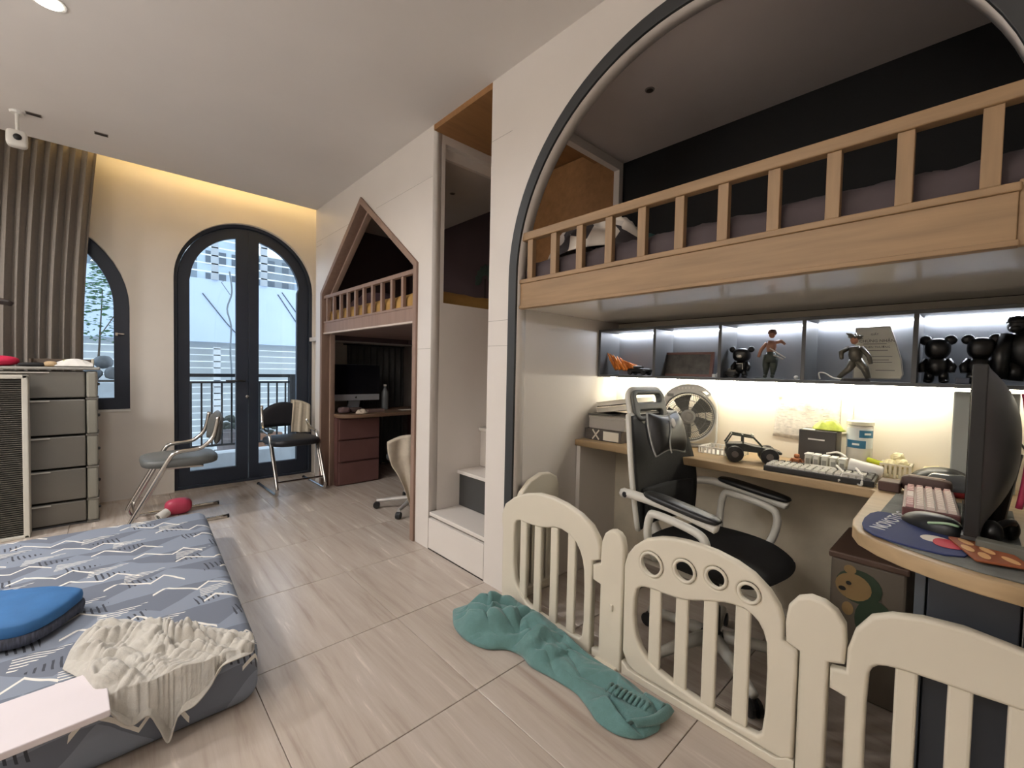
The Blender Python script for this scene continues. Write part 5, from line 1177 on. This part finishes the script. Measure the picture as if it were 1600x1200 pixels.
for i, (zz, c, lab) in enumerate(((0.178, (226, 220, 206), 'thick pale book tilted on the cartons, lower of two'), (0.214, (236, 232, 220), 'white book tilted on the cartons, upper of two'))):
    mbk = Matrix.Translation((2.20, 1.40, ZD+zz)) @ Matrix.Rotation(radians(-9), 4, 'X') @ Matrix.Rotation(radians(-14), 4, 'Z')
    t = thing('book', lab, 'book', (2.2, 1.4, ZD+zz), group='tilted books on the cartons')
    bx('pages', PAPER, t, -0.095, 0.095, -0.128, 0.128, -0.011, 0.011, m=mbk); cm = mat('book_cover_%d' % i, c, 0.5)
    bx('cover', cm, t, -0.10, 0.10, -0.13, 0.13, 0.011, 0.0145, m=mbk); bx('cover', mat('book_under', (96, 90, 84), 0.6), t, -0.10, 0.10, -0.13, 0.13, -0.0145, -0.011, m=mbk)
# box fan
fy, fz, fx = 1.045, ZD+0.162, 2.265
fn_ = thing('box_fan', 'grey white box fan with round grille leaning against the lit wall', 'fan', (fx, fy, ZD))
FG = mat('fan_grey_white', (206, 204, 198), 0.4, amt=0.02)
mf = Matrix.Translation((fx, fy, 0)) @ Matrix.Rotation(radians(22), 4, 'Z') @ Matrix(((0, 0, -1, 0), (-1, 0, 0, 0), (0, 1, 0, 0), (0, 0, 0, 1)))    # local a right (=-y), b up, normal to the room
fout = rrect(-0.140, 0.140, ZD+0.006, ZD+0.165, 0.03, 5); fout = [(-0.115, ZD+0.004), (0.115, ZD+0.004), (0.136, ZD+0.02), (0.142, ZD+0.05), (0.142, ZD+0.20)]+arc(0.0, ZD+0.205, 0.142, 12, 168, 20)+[(-0.142, ZD+0.20), (-0.142, ZD+0.05), (-0.136, ZD+0.02)]
fout = [(p[0], ZD+(p[1]-ZD)*0.965) for p in fout]
handle = [(p[0], p[1]) for p in ([(0.022, ZD+0.322), (0.030, ZD+0.306)]+arc(0.0, ZD+0.20, 0.112, 62, 42, 6)+arc(0.0, ZD+0.20, 0.127, 42, 72, 8))]
plate('body', [fout, circ(0, fz, 0.124, 40), handle], 0.075, FG, fn_, mf, bevel=0.010)
gm = mat('fan_grille', (112, 112, 110), 0.4)
mb = MB()
for r in (0.124, 0.116, 0.085, 0.05): mb.tube([mf @ Vector((r*cos(a*pi/20), fz+r*sin(a*pi/20), 0.036)) for a in range(40)], 0.004 if r > 0.12 else 0.0018, 5, closed=True)
for k in range(72):
    a = k*pi/36; mb.tube([mf @ Vector((0.034*cos(a), fz+0.034*sin(a), 0.038)), mf @ Vector((0.085*cos(a+0.25), fz+0.085*sin(a+0.25), 0.039)), mf @ Vector((0.122*cos(a+0.35), fz+0.122*sin(a+0.35), 0.034))], 0.0012, 4)
mb.build('grille', gm, fn_)
MB().lathe([(0.036, 0), (0.036, 0.010), (0.026, 0.014), (0.024, 0.012), (0.016, 0.012), (0.014, 0.016), (0.002, 0.017)], seg=20, m=mf @ Matrix.Translation((0, fz, 0.034))).build('grille_hub', mat('fan_hub', (136, 134, 130), 0.4), fn_, smooth=False)
bl_ = mat('fan_blade', (104, 102, 98), 0.35, amt=0.05)
for k in range(5):
    a0 = k*2*pi/5+0.4
    f = lambda u, v, a0=a0: tuple(mf @ Vector(((0.03+0.082*u)*cos(a0+0.85*v-0.18*u), fz+(0.03+0.082*u)*sin(a0+0.85*v-0.18*u), -0.012+0.034*v*(1-0.3*u))))
    MB().grid(8, 8, f).build('blade', bl_, fn_, smooth=True, solid=0.002)
MB().lathe([(0.03, -0.02), (0.03, 0.01), (0.004, 0.016)], seg=18, m=mf @ Matrix.Translation((0, fz, 0.0))).build('rotor_hub', bl_, fn_)
for k in range(5): MB().box(-0.055+0.017*k, -0.045+0.017*k, ZD+0.304+0.0012*k, ZD+0.315+0.0012*k, 0.030, 0.041, m=mf).build('button', WHITEPL, fn_, bevel=0.001)
bx('badge', mat('fan_badge', (136, 136, 132), 0.5), fn_, -0.108, -0.076, ZD+0.265, ZD+0.281, 0.030, 0.0385, m=mf)
# white mesh basket
def basket(lab, x, y, z, w_, l_, h, m, nm='basket', cell=9):
    t = thing(nm, lab, 'basket', (x, y, z))
    bx('floor', m, t, x-w_/2+0.004, x+w_/2-0.004, y-l_/2+0.004, y+l_/2-0.004, z, z+0.003)
    bx('rim', m, t, x-w_/2-0.004, x+w_/2+0.004, y-l_/2-0.004, y-l_/2+0.004, z+h-0.006, z+h); bx('rim', m, t, x-w_/2-0.004, x+w_/2+0.004, y+l_/2-0.004, y+l_/2+0.004, z+h-0.006, z+h)
    bx('rim', m, t, x-w_/2-0.004, x-w_/2+0.004, y-l_/2+0.004, y+l_/2-0.004, z+h-0.006, z+h); bx('rim', m, t, x+w_/2-0.004, x+w_/2+0.004, y-l_/2+0.004, y+l_/2-0.004, z+h-0.006, z+h)
    for k in range(cell+1):
        yy = y-l_/2+l_*k/cell
        for xx in (x-w_/2, x+w_/2): bx('bar', m, t, xx-0.0015, xx+0.0015, yy-0.004, yy+0.004, z, z+h-0.005)
    for k in range(1, 5):
        xx = x-w_/2+w_*k/5
        for yy in (y-l_/2, y+l_/2): bx('bar', m, t, xx-0.004, xx+0.004, yy-0.0015, yy+0.0015, z, z+h-0.005)
    return t
basket('low white slotted basket between the fan and the toy truck', 2.205, 0.838, ZD, 0.13, 0.18, 0.034, WHITEPL)
LIME = mat('lime_plastic', (206, 214, 40), 0.45, amt=0.1)
tag(MB().sell((2.175, 0.785, ZD+0.026), (0.024, 0.030, 0.021), 0.8).build('lime_ball', LIME, smooth=True), 'lime yellow rounded toy in the white slotted basket', 'toy')
# monster truck toy
TK = mat('truck_black', (44, 46, 42), 0.3, amt=0.3, n=40)
t = thing('toy_truck', 'black monster truck toy with big wheels on the desk edge', 'toy', (2.09, 0.635, ZD))
mtk = Matrix.Translation((2.10, 0.685, ZD)) @ Matrix.Rotation(radians(24), 4, 'Z')
for x in (-0.045, 0.045):
    for y in (-0.072, 0.062): w_ = MB().lathe([(0.016, -0.016), (0.034, -0.014), (0.037, 0), (0.034, 0.014), (0.016, 0.016)], seg=16, m=mtk @ Matrix.Translation((x, y, 0.037)) @ Matrix.Rotation(pi/2, 4, 'Y')).build('wheel', BLKPL, t); MB().lathe([(0.014, -0.018), (0.014, 0.018)], seg=10, m=mtk @ Matrix.Translation((x, y, 0.037)) @ Matrix.Rotation(pi/2, 4, 'Y')).build('rim', mat('truck_rim', (92, 84, 80), 0.3), w_)
MB().prism([(-0.12, 0.045), (0.095, 0.050), (0.10, 0.078), (0.03, 0.085), (0.0, 0.078), (-0.09, 0.066), (-0.122, 0.055)], 'x', -0.036, 0.036, m=mtk).build('body', TK, t, bevel=0.004)
mb = MB()
for x in (-0.034, 0.034): mb.tube([mtk @ Vector(p) for p in ((x, -0.045, 0.075), (x, -0.01, 0.112), (x, 0.075, 0.122), (x, 0.10, 0.078))], 0.0045, 6); mb.tube([mtk @ Vector(p) for p in ((x, 0.03, 0.118), (x, 0.03, 0.082))], 0.0035, 6)
for y, z in ((-0.01, 0.112), (0.03, 0.119), (0.075, 0.122)): mb.tube([mtk @ Vector((-0.034, y, z)), mtk @ Vector((0.034, y, z))], 0.0035, 6)
mb.build('roll_cage', mat('truck_cage', (74, 78, 70), 0.3), t)
bx('light_bar', mat('truck_lights', (206, 206, 190), 0.3), t, -0.03, 0.03, -0.012, -0.006, 0.116, 0.124, m=mtk)
# copper coloured toys
CP = mat('copper_toy', (186, 122, 84), 0.3, 0.6, amt=0.3, n=40)
for i, (x, y) in enumerate(((2.15, 0.515), (2.19, 0.475))):
    t = thing('toy_robot', ['small copper toy robot between the truck and the dark box', 'small dark copper toy robot against the dark box'][i], 'toy', (x, y, ZD))
    m_ = CP if i == 0 else mat('dark_copper', (120, 76, 56), 0.35, 0.5, amt=0.3)
    MB().box(x-0.012, x+0.012, y-0.014, y+0.014, ZD+0.016, ZD+0.038).build('torso', m_, t, bevel=0.003); MB().sell((x, y, ZD+0.047), (0.009, 0.010, 0.009), 0.6).build('head', m_, t)
    for q in (-1, 1): MB().tube([(x, y+q*0.016, ZD+0.034), (x-0.01, y+q*0.022, ZD+0.016)], 0.005, 6).build('arm', m_, t); MB().box(x-0.006, x+0.006, y+q*0.008-0.005, y+q*0.008+0.005, ZD, ZD+0.016).build('leg', m_, t)
# keyboards: real key caps
def keyboard(lab, base_m, key_ms, origin, rz, w_, d_, rows, h, pitch):
    t = thing('keyboard', lab, 'keyboard', origin, rz)
    MB().box(-w_/2, w_/2, -d_/2, d_/2, 0, h).build('case', base_m, t, local=True, bevel=0.003)
    cap = [None, None]; n = int(round((w_-0.012)/pitch)); px_ = (w_-0.012)/n; py__ = (d_-0.010)/rows
    for r in range(rows):
        c = 0
        while c < n:
            span = 1
            if r == 0 and n//3 <= c < n//3+1: span = max(3, n//3)
            elif c == n-1 and False: span = 1
            span = min(span, n-c); i = 1 if (c == 0 or (r == 0 and span == 1)) else 0
            x0 = -w_/2+0.006+c*px_; xc = x0+span*px_/2; yc = -d_/2+0.005+(r+0.5)*py__
            if span == 1 and cap[i] is not None:
                o = cap[i].copy(); COL.objects.link(o); o.parent = t; o.location = (xc, yc, h)
            else:
                a = span*px_*0.44; b_ = py__*0.42
                mb = MB(); vs = [(-a, -b_, 0), (a, -b_, 0), (a, b_, 0), (-a, b_, 0), (-a*0.8, -b_*0.75, 0.008), (a*0.8, -b_*0.75, 0.008), (a*0.8, b_*0.8, 0.008), (-a*0.8, b_*0.8, 0.008)]
                mb.add(vs, [(0, 3, 2, 1), (4, 5, 6, 7), (0, 1, 5, 4), (1, 2, 6, 5), (2, 3, 7, 6), (3, 0, 4, 7)])
                o = mb.build('key', key_ms[i], t, local=True); o.location = (xc, yc, h)
                if span == 1: cap[i] = o
            c += span
    return t
keyboard('black keyboard with pale keys along the desk edge', mat('keyboard_black', (34, 33, 32), 0.4), [mat('key_grey_white', (196, 192, 184), 0.5), mat('key_dark', (64, 62, 60), 0.5)], (2.035, 0.412, ZD), radians(92), 0.35, 0.145, 5, 0.022, 0.0225)
keyboard('compact keyboard with pink white keys and maroon case on the desk mat', mat('keyboard_maroon', (104, 66, 64), 0.4), [mat('key_pink_white', (226, 206, 196), 0.5), mat('key_pink', (206, 160, 156), 0.5)], (1.785, 0.085, ZD+0.006), radians(184), 0.33, 0.115, 5, 0.026, 0.0265)
# dark box with pale slot, lime bag on top
t = thing('speaker_box', 'dark grey box with a pale line standing against the lit wall', 'box', (2.29, 0.46, ZD))
bx('body', mat('box_charcoal', (66, 62, 58), 0.5, amt=0.05), t, 2.23, 2.335, 0.395, 0.53, ZD, ZD+0.155, bevel=0.003); bx('pale_line', WHITEPL, t, 2.2285, 2.2305, 0.435, 0.495, ZD+0.113, ZD+0.119)
bx('top_label', PAPER, t, 2.24, 2.27, 0.475, 0.52, ZD+0.155, ZD+0.1565)
LG = mat('lime_glass', (196, 208, 96), 0.3, amt=0.3, n=30)
tag(heap('lime_bag', (2.28, 0.435, ZD+0.156), (0.035, 0.055), 0.034, LG, 2.6, 30, 30, 0.014), 'crumpled lime green bag on top of the dark box', 'bag')
# labelled jar with a lid
t = thing('jar', 'tall clear jar with blue and white label and cream lid by the wall', 'jar', (2.28, 0.325, ZD))
MB().lathe([(0.040, 0), (0.043, 0.008), (0.043, 0.185), (0.040, 0.192)], (2.28, 0.325, ZD), 24).build('jar_body', mat('jar_milky', (214, 210, 196), 0.25, amt=0.03), t, smooth=True)
MB().lathe([(0.0465, 0), (0.0465, 0.013), (0.044, 0.016)], (2.28, 0.325, ZD+0.192), 24).build('lid', mat('jar_lid', (236, 232, 206), 0.4), t)
BLU = mat('label_blue', (52, 110, 140), 0.5, amt=0.1)
def band(z0, z1, a0, a1, r, m, nm): MB().grid(18, 1, lambda u, v: (2.28+r*cos(radians(a0+(a1-a0)*u)), 0.325+r*sin(radians(a0+(a1-a0)*u)), ZD+z0+(z1-z0)*v)).build(nm, m, t, solid=0.0006)
band(0.10, 0.180, 100, 260, 0.0435, mat('label_white', (226, 230, 224), 0.5), 'label'); band(0.142, 0.172, 185, 258, 0.0442, BLU, 'label_band'); band(0.098, 0.130, 125, 215, 0.0442, BLU, 'label_band')
for z, a in ((0.158, 222), (0.114, 172)):
    MB().box(-0.012, 0.012, -0.0006, 0.0006, -0.004, 0.004, m=Matrix.Translation((2.28+0.0445*cos(radians(a)), 0.325+0.0445*sin(radians(a)), ZD+z)) @ Matrix.Rotation(radians(a+90), 4, 'Z')).build('label_mark', mat('label_white', (226, 230, 224)), t)
tag(MB().tube([(2.255, 0.292, ZD+0.055), (2.235, 0.245, ZD+0.048)], [0.010, 0.009], 10).build('highlighter', LIME), 'lime highlighter pen leaning by the labelled jar', 'pen')
# row of clear clip boxes and a fallen cup, little stand
for i in range(5):
    x, y = 2.17-0.006*i, 0.475-0.030*i
    t = thing('clear_box', ['clear plastic box, leftmost of the row behind the black keyboard', 'clear plastic box, second from the left behind the black keyboard', 'clear plastic box, third from the left behind the black keyboard', 'clear plastic box, fourth from the left behind the black keyboard', 'clear plastic box, nearest the fallen white cup'][i], 'box', (x, y, ZD), group='row of clear plastic boxes')
    bx('shell', mat('frosted_plastic', (214, 212, 200), 0.2, amt=0.05), t, x-0.024, x+0.024, y-0.0115, y+0.0115, ZD, ZD+0.058, bevel=0.005); bx('window', mat('frosted_inner', (150, 148, 138), 0.2), t, x-0.0255, x-0.0235, y-0.007, y+0.007, ZD+0.022, ZD+0.045, bevel=0.0005)
    bx('lid', WHITEPL, t, x-0.026, x+0.026, y-0.0125, y+0.0125, ZD+0.058, ZD+0.064, bevel=0.002)
tag(MB().tube(spline([(2.20, 0.42, ZD+0.066), (2.19, 0.38, ZD+0.078), (2.17, 0.35, ZD+0.066)], 12), 0.004, 6).build('clip', WHITEPL, smooth=True), 'thin white curved clip lying over the clear boxes', 'clip')
t = thing('cup', 'white plastic cup fallen on its side beside the clear boxes', 'cup', (2.13, 0.285, ZD))
mc = Matrix.Translation((2.13, 0.335, ZD+0.036)) @ Matrix.Rotation(radians(96), 4, 'X') @ Matrix.Rotation(radians(6), 4, 'Y')
MB().lathe([(0.0335, 0.0), (0.0345, 0.004), (0.029, 0.075), (0.027, 0.10), (0.022, 0.105)], seg=24, m=mc).build('cup_body', WHITEPL, t, smooth=True)
MB().lathe([(0.026, -0.001), (0.026, 0.002), (0.016, 0.003), (0.015, 0.0015)], seg=20, m=mc).build('base_ring', mat('cup_base', (202, 198, 188), 0.4), t)
tag(MB().tube([(1.995, 0.345, ZD+0.004), (1.965, 0.335, ZD+0.004)], 0.003, 6).tube([(1.99, 0.30, ZD+0.004), (1.955, 0.268, ZD+0.004)], 0.003, 6).tube([(2.06, 0.36, ZD+0.045), (2.0, 0.33, ZD+0.036), (1.98, 0.325, ZD+0.034)], 0.004, 6).tube([(2.06, 0.30, ZD+0.045), (1.985, 0.27, ZD+0.034)], 0.004, 6).tube([(1.983, 0.326, ZD+0.034), (1.987, 0.27, ZD+0.034)], 0.004, 6).tube([(1.983, 0.326, ZD+0.034), (1.965, 0.335, ZD+0.006)], 0.004, 6).tube([(1.987, 0.27, ZD+0.034), (1.958, 0.268, ZD+0.006)], 0.004, 6).build('wire_stand', WHITEPL), 'little white plastic stand sprawled over the right end of the black keyboard', 'stand')
basket('small white mesh pen basket right of the fallen cup', 2.26, 0.205, ZD, 0.075, 0.085, 0.055, mat('basket_cream', (230, 224, 202), 0.4), 'mesh_basket', 6)
WAD = mat('paper_wad_cream', (238, 226, 182), 0.8, amt=0.06)
for i, (x, y, z) in enumerate(((2.245, 0.225, 0.050), (2.26, 0.19, 0.054), (2.275, 0.205, 0.075))):
    mb = MB(); mb.ell((x, y, ZD+z), (0.024, 0.022, 0.020), 12, 8); mb.v = [tuple(Vector(p)+Vector((noise.noise(Vector(p)*70), noise.noise(Vector(p)*70+Vector((3, 1, 2))), noise.noise(Vector(p)*70+Vector((7, 5, 1)))))*0.006) for p in mb.v]
    tag(mb.build('paper_wad', WAD), ['cream paper wad in the mesh basket, left one', 'cream paper wad in the mesh basket, right one', 'cream paper wad topping the mesh basket'][i], 'paper wad', 'paper wads in the mesh basket')
tag(heap('tissue', (2.30, 0.10, ZD), (0.035, 0.055), 0.045, WAD, 5.6, 24, 30, 0.012), 'crumpled cream tissue by the wall right of the mesh basket', 'tissue')
# grey computer tower and black visor helmet, case pieces
t = thing('computer_tower', 'slim grey computer tower between the lit wall and the monitor', 'computer', (2.29, -0.03, ZD))
bx('case', mat('tower_grey', (164, 168, 164), 0.4, amt=0.04), t, 2.24, 2.33, -0.10, 0.058, ZD, ZD+0.345, bevel=0.004); bx('front', mat('tower_dark', (70, 72, 72), 0.4), t, 2.236, 2.241, -0.095, 0.053, ZD+0.004, ZD+0.05)
t = thing('helmet', 'black helmet with a clear visor and red edge behind the pink keyboard', 'helmet', (2.12, 0.06, ZD))
def dome(u, v, sc=1.0): a = pi*2*u; e = pi/2*v; return (2.125+0.075*sc*cos(a)*cos(e), 0.07+0.095*sc*sin(a)*cos(e), ZD+0.004+0.075*sc*sin(e))
MB().grid(32, 12, dome).build('shell', mat('helmet_black', (28, 28, 26), 0.35, amt=0.3), t, smooth=True, solid=0.003)
MB().grid(20, 8, lambda u, v: (2.10+0.085*cos(pi*(0.75+0.5*u))*cos(pi/3*v), 0.055+0.085*sin(pi*(0.75+0.5*u))*cos(pi/3*v), ZD+0.01+0.06*sin(pi/2*v))).build('visor', mat('visor_smoke', (96, 98, 100), 0.08, amt=0.1, coat=0.6), t, smooth=True, solid=0.002)
MB().tube(spline([(2.04, 0.10, ZD+0.012), (2.022, 0.055, ZD+0.012), (2.035, 0.005, ZD+0.012)], 12), 0.011, 8).build('red_edge', mat('helmet_red', (150, 40, 42), 0.4), t, smooth=True)
tag(MB().prism([(-0.018, -0.012), (0.020, -0.016), (0.016, 0.016), (-0.010, 0.018)], 'z', 0, 0.012, m=Matrix.Translation((2.00, 0.062, ZD+0.030)) @ Matrix.Rotation(0.5, 4, 'Y')).build('paper_scrap', mat('yellow_scrap', (228, 206, 40), 0.7)), 'folded bright yellow scrap against the helmet visor', 'paper')
LEA = mat('brown_case', (84, 62, 56), 0.5, amt=0.08)
tag(bx('case_block', LEA, None, 1.945, 2.02, 0.165, 0.222, ZD+0.0005, ZD+0.034, bevel=0.004), 'small brown block at the inner desk corner, left of the long case', 'case')
t = thing('glasses_case', 'long brown rounded case behind the pink keyboard', 'case', (1.99, 0.115, ZD))
MB().sell((0, 0, 0), (0.026, 0.062, 0.027), 0.4, m=Matrix.Translation((2.0, 0.105, ZD+0.0325)) @ Matrix.Rotation(radians(-6), 4, 'Z')).build('case', LEA, t, smooth=True)
bx('top_line', mat('case_top', (132, 106, 94), 0.35), t, 1.99, 2.012, 0.06, 0.15, ZD+0.058, ZD+0.0605, bevel=0.001)
# mats and mouse
FUR = mat('grey_desk_mat', (116, 118, 114), 0.95, amt=0.35, n=9, bump=0.5, bscale=120)
dm = tag(plate('desk_mat', [[(1.93, 0.172), (1.56, 0.178), (1.45, 0.185), (1.385, 0.165), (1.335, 0.11), (1.303, 0.05), (1.282, -0.02), (1.276, -0.084), (1.56, -0.084), (1.95, -0.084)]], 0.003, FUR, None, Matrix.Translation((0, 0, ZD+0.0018))), 'mottled grey desk mat covering the rounded desk end', 'desk mat')
NAVY = mat('navy_mat', (44, 56, 104), 0.8, amt=0.06)
t = thing('mouse_mat', 'navy mouse mat with white lettering at the rounded desk end', 'mouse mat', (1.50, 0.13, ZD+0.003))
plate('mat', [smooth_poly([(1.375, 0.178), (1.47, 0.198), (1.60, 0.190), (1.62, 0.15), (1.50, 0.02), (1.42, -0.01), (1.33, 0.01), (1.335, 0.11)], 1)], 0.004, NAVY, t, Matrix.Translation((0, 0, ZD+0.0055)))
text('lettering', 'NOVOTOC', 0.046, mat('mat_white', (222, 222, 226), 0.7), t, Matrix.Translation((1.535, 0.142, ZD+0.008)) @ Matrix.Rotation(radians(-8), 4, 'Z'))
plate('print_patch', [smooth_poly([(1.405, 0.07), (1.44, 0.085), (1.47, 0.065), (1.46, 0.03), (1.42, 0.025)], 2)], 0.0006, mat('mat_print_white', (226, 216, 204), 0.7), t, Matrix.Translation((0, 0, ZD+0.0078)))
plate('print_patch', [smooth_poly([(1.38, 0.055), (1.44, 0.06), (1.46, 0.035), (1.43, 0.0), (1.385, 0.01)], 2)], 0.0006, mat('mat_print_red', (196, 56, 70), 0.7), t, Matrix.Translation((0, 0, ZD+0.0086)))
ORN = mat('orange_brown_mat', (150, 82, 48), 0.6, amt=0.15)
t = thing('coaster_mat', 'small orange brown mat printed with pale ovals beside the navy mat', 'mouse mat', (1.41, -0.03, ZD+0.003))
mo = Matrix.Translation((1.405, -0.028, ZD+0.0125)) @ Matrix.Rotation(radians(18), 4, 'Z')
plate('mat', [rrect(-0.075, 0.075, -0.042, 0.042, 0.006)], 0.005, ORN, t, mo)
for i, (x, y, a) in enumerate(((-0.045, -0.02, 10), (-0.04, 0.018, -8), (0.0, 0.0, 6), (0.04, -0.02, -5), (0.045, 0.02, 10), (-0.003, 0.032, 0))):
    plate('printed_oval', [[(x+0.022*cos(k*pi/9)*cos(radians(a))-0.009*sin(k*pi/9)*sin(radians(a)), y+0.009*sin(k*pi/9)+0.022*cos(k*pi/9)*sin(radians(a))) for k in range(18)]], 0.0005, mat('oval_tan', (226, 178, 122), 0.6), t, mo @ Matrix.Translation((0, 0, 0.003)))
t = thing('mouse', 'black computer mouse with a pale green edge between mats and pink keyboard', 'mouse', (1.54, 0.065, ZD+0.008))
mm_ = Matrix.Translation((1.545, 0.068, ZD+0.0085)) @ Matrix.Rotation(radians(52), 4, 'Z')
def mouse(u, v): a = 2*pi*u; e = pi/2*v; x = 0.072*cos(a)*cos(e)**0.7; return (x, (0.037-0.004*cos(a))*sin(a)*cos(e)**0.7, 0.036*sin(e)*(1-0.35*cos(a)*cos(e)))
MB().grid(28, 10, mouse, mm_).build('body', BLKPL, t, smooth=True)
MB().tube([mm_ @ Vector((0.068*cos(a), 0.036*sin(a), 0.016+0.012*sin((a-1.8)*2))) for a in [1.9+k*0.12 for k in range(10)]], 0.0035, 6).build('edge_light', mat('pale_green_edge', (176, 206, 170), 0.3), t, smooth=True)
MB().lathe([(0.007, -0.004), (0.007, 0.004)], seg=12, m=mm_ @ Matrix.Translation((-0.036, 0, 0.030)) @ Matrix.Rotation(pi/2, 4, 'X')).build('wheel', DKGREY, t)
# monitor seen edge on
t = thing('monitor', 'large black monitor seen edge-on at the right of the corner desk', 'monitor', (1.70, -0.03, ZD))
mm_ = Matrix.Translation((1.455, 0.010, 0)) @ Matrix.Rotation(radians(-1), 4, 'Z')
bx('panel', BLKPL, t, 0.0, 0.56, -0.026, 0.0, ZD+0.025, ZD+0.425, m=mm_, bevel=0.003)
bx('screen', mat('screen_black', (8, 9, 18)), t, 0.006, 0.554, 0.0, 0.0012, ZD+0.033, ZD+0.418, m=mm_)
def rear(u, v): 
    x = 0.004+0.552*u; z = ZD+0.03+0.39*v; f = (1-abs(2*u-1)**2.6)*(1-abs(2*v-1)**2.6)
    return (x, -0.026-0.062*f, z)
MB().grid(30, 20, rear, mm_).build('rear_shell', mat('monitor_grey', (72, 72, 72), 0.45, amt=0.04), t, smooth=True)
MB().tube([mm_ @ Vector((0.05+0.0*k, -0.083-0.010*sin(pi*k/16), ZD+0.10+0.26*k/16)) for k in range(17)], 0.006, 8).build('red_stripe', mat('monitor_crimson', (150, 40, 70), 0.35), t, smooth=True)
bx('stand_foot', BLKPL, t, 0.16, 0.40, -0.06, 0.004, ZD+0.0035, ZD+0.012, m=mm_, bevel=0.003); MB().tube([mm_ @ Vector((0.28, -0.05, ZD+0.01)), mm_ @ Vector((0.28, -0.075, ZD+0.20))], 0.018, 10).build('stand_neck', BLKPL, t)
bx('lower_bezel', DKGREY, t, 0.0, 0.56, -0.022, 0.004, ZD+0.018, ZD+0.026, m=mm_)
# headset and phone dock at the right edge
t = thing('headset', 'black headset lying in front of the monitor at the right edge', 'headset', (1.47, -0.05, ZD+0.003))
MB().ell((1.515, -0.035, ZD+0.032), (0.028, 0.020, 0.028), 14, 9).build('ear_cup', BLKTOY, t, smooth=True)
MB().ell((1.60, -0.068, ZD+0.028), (0.026, 0.016, 0.026), 14, 9).build('ear_cup', BLKTOY, t, smooth=True)
MB().tube(spline([(1.515, -0.035, ZD+0.04), (1.545, -0.06, ZD+0.055), (1.575, -0.07, ZD+0.05), (1.60, -0.068, ZD+0.035)], 16), 0.008, 8).build('headband', BLKPL, t, smooth=True)
MB().tube(spline([(1.505, -0.03, ZD+0.014), (1.545, 0.0, ZD+0.008), (1.60, 0.012, ZD+0.0075)], 16), 0.004, 6).build('mic_boom', BLKPL, t, smooth=True)
t = thing('phone_dock', 'olive grey wedge shaped dock at the right desk edge before the headset', 'dock', (1.41, -0.06, ZD+0.003))
mk = Matrix.Translation((1.435, -0.066, ZD+0.0038)) @ Matrix.Rotation(radians(12), 4, 'Z')
MB().prism([(-0.016, 0.0), (0.016, 0.0), (0.014, 0.026), (-0.002, 0.030), (-0.016, 0.022)], 'x', -0.055, 0.055, m=mk @ Matrix.Rotation(radians(68), 4, 'Z')).build('body', mat('dock_olive', (92, 92, 84), 0.5, amt=0.05), t, bevel=0.003)
bx('slot', BLKPL, t, -0.004, 0.004, 0.0545, 0.0558, 0.008, 0.022, m=mk @ Matrix.Rotation(radians(-22), 4, 'Z'))
# cables, paper bits
CAB = mat('cable_rubber', (30, 30, 30), 0.5)
tag(MB().tube(spline([(2.05, -0.02, ZD+0.30), (2.20, -0.13, ZD+0.14), (2.16, -0.165, ZD+0.06), (2.05, -0.16, ZD+0.004), (1.85, -0.15, ZD+0.004)], 30), 0.0035, 6).build('monitor_cable', CAB, smooth=True), 'black cable looping down behind the monitor', 'cable')
tag(MB().tube(spline([(1.585, 0.040, ZD+0.012), (1.61, 0.024, ZD+0.008), (1.66, 0.018, ZD+0.006), (1.78, 0.017, ZD+0.006), (1.97, 0.018, ZD+0.006)], 30), 0.002, 6).build('mouse_cable', CAB, smooth=True), 'thin black mouse cable running along the foot of the monitor', 'cable')
tag(MB().tube(spline([(2.11, 0.24, ZD+0.003), (2.06, 0.225, ZD+0.003), (2.03, 0.245, ZD+0.003), (1.985, 0.232, ZD+0.003)], 24), 0.002, 6).build('white_cable', WHITEPL, smooth=True), 'thin pale cable curling below the fallen cup', 'cable')
# sheets on the wall
t = thing('wall_sheet', 'large scribbled sheet taped to the lit wall above the keyboard', 'poster', (2.356, 0.52, 0.86))
SHM = mat('scribbled_sheet', (214, 206, 194), 0.8, n=24, amt=0.16, stretch=(1, 2.5, 5))
MB().grid(16, 10, lambda u, v: (2.3565-0.004*sin(pi*u)*sin(2*pi*v)**2-0.001, 0.668-0.262*u+0.018*v*(1-2*u)*0.0-(0.02*v if u < 0.02 else 0), 0.857+0.205*v-0.02*u*(1-v))).build('sheet', SHM, t, smooth=True, solid=0.0006)
mb = MB(); rq = random.Random(11)
for k in range(46):
    y = rq.uniform(0.43, 0.63); z = rq.uniform(0.875, 1.045); mb.box(2.3488, 2.3496, y, y+rq.uniform(0.006, 0.03), z, z+rq.uniform(0.001, 0.0025))
mb.build('pencil_marks', mat('pencil_grey', (150, 142, 140), 0.8), t)
bx('tape', mat('tape_cream', (232, 222, 180), 0.5), t, 2.3505, 2.352, 0.636, 0.648, 1.03, 1.085)
tag(MB().box(2.3535, 2.3545, 0.362, 0.404, 0.90, 1.055).build('note_sheet', mat('note_pale', (222, 214, 196), 0.8, n=30, amt=0.1)), 'narrow pale sheet on the wall right of the large scribbled sheet', 'poster')
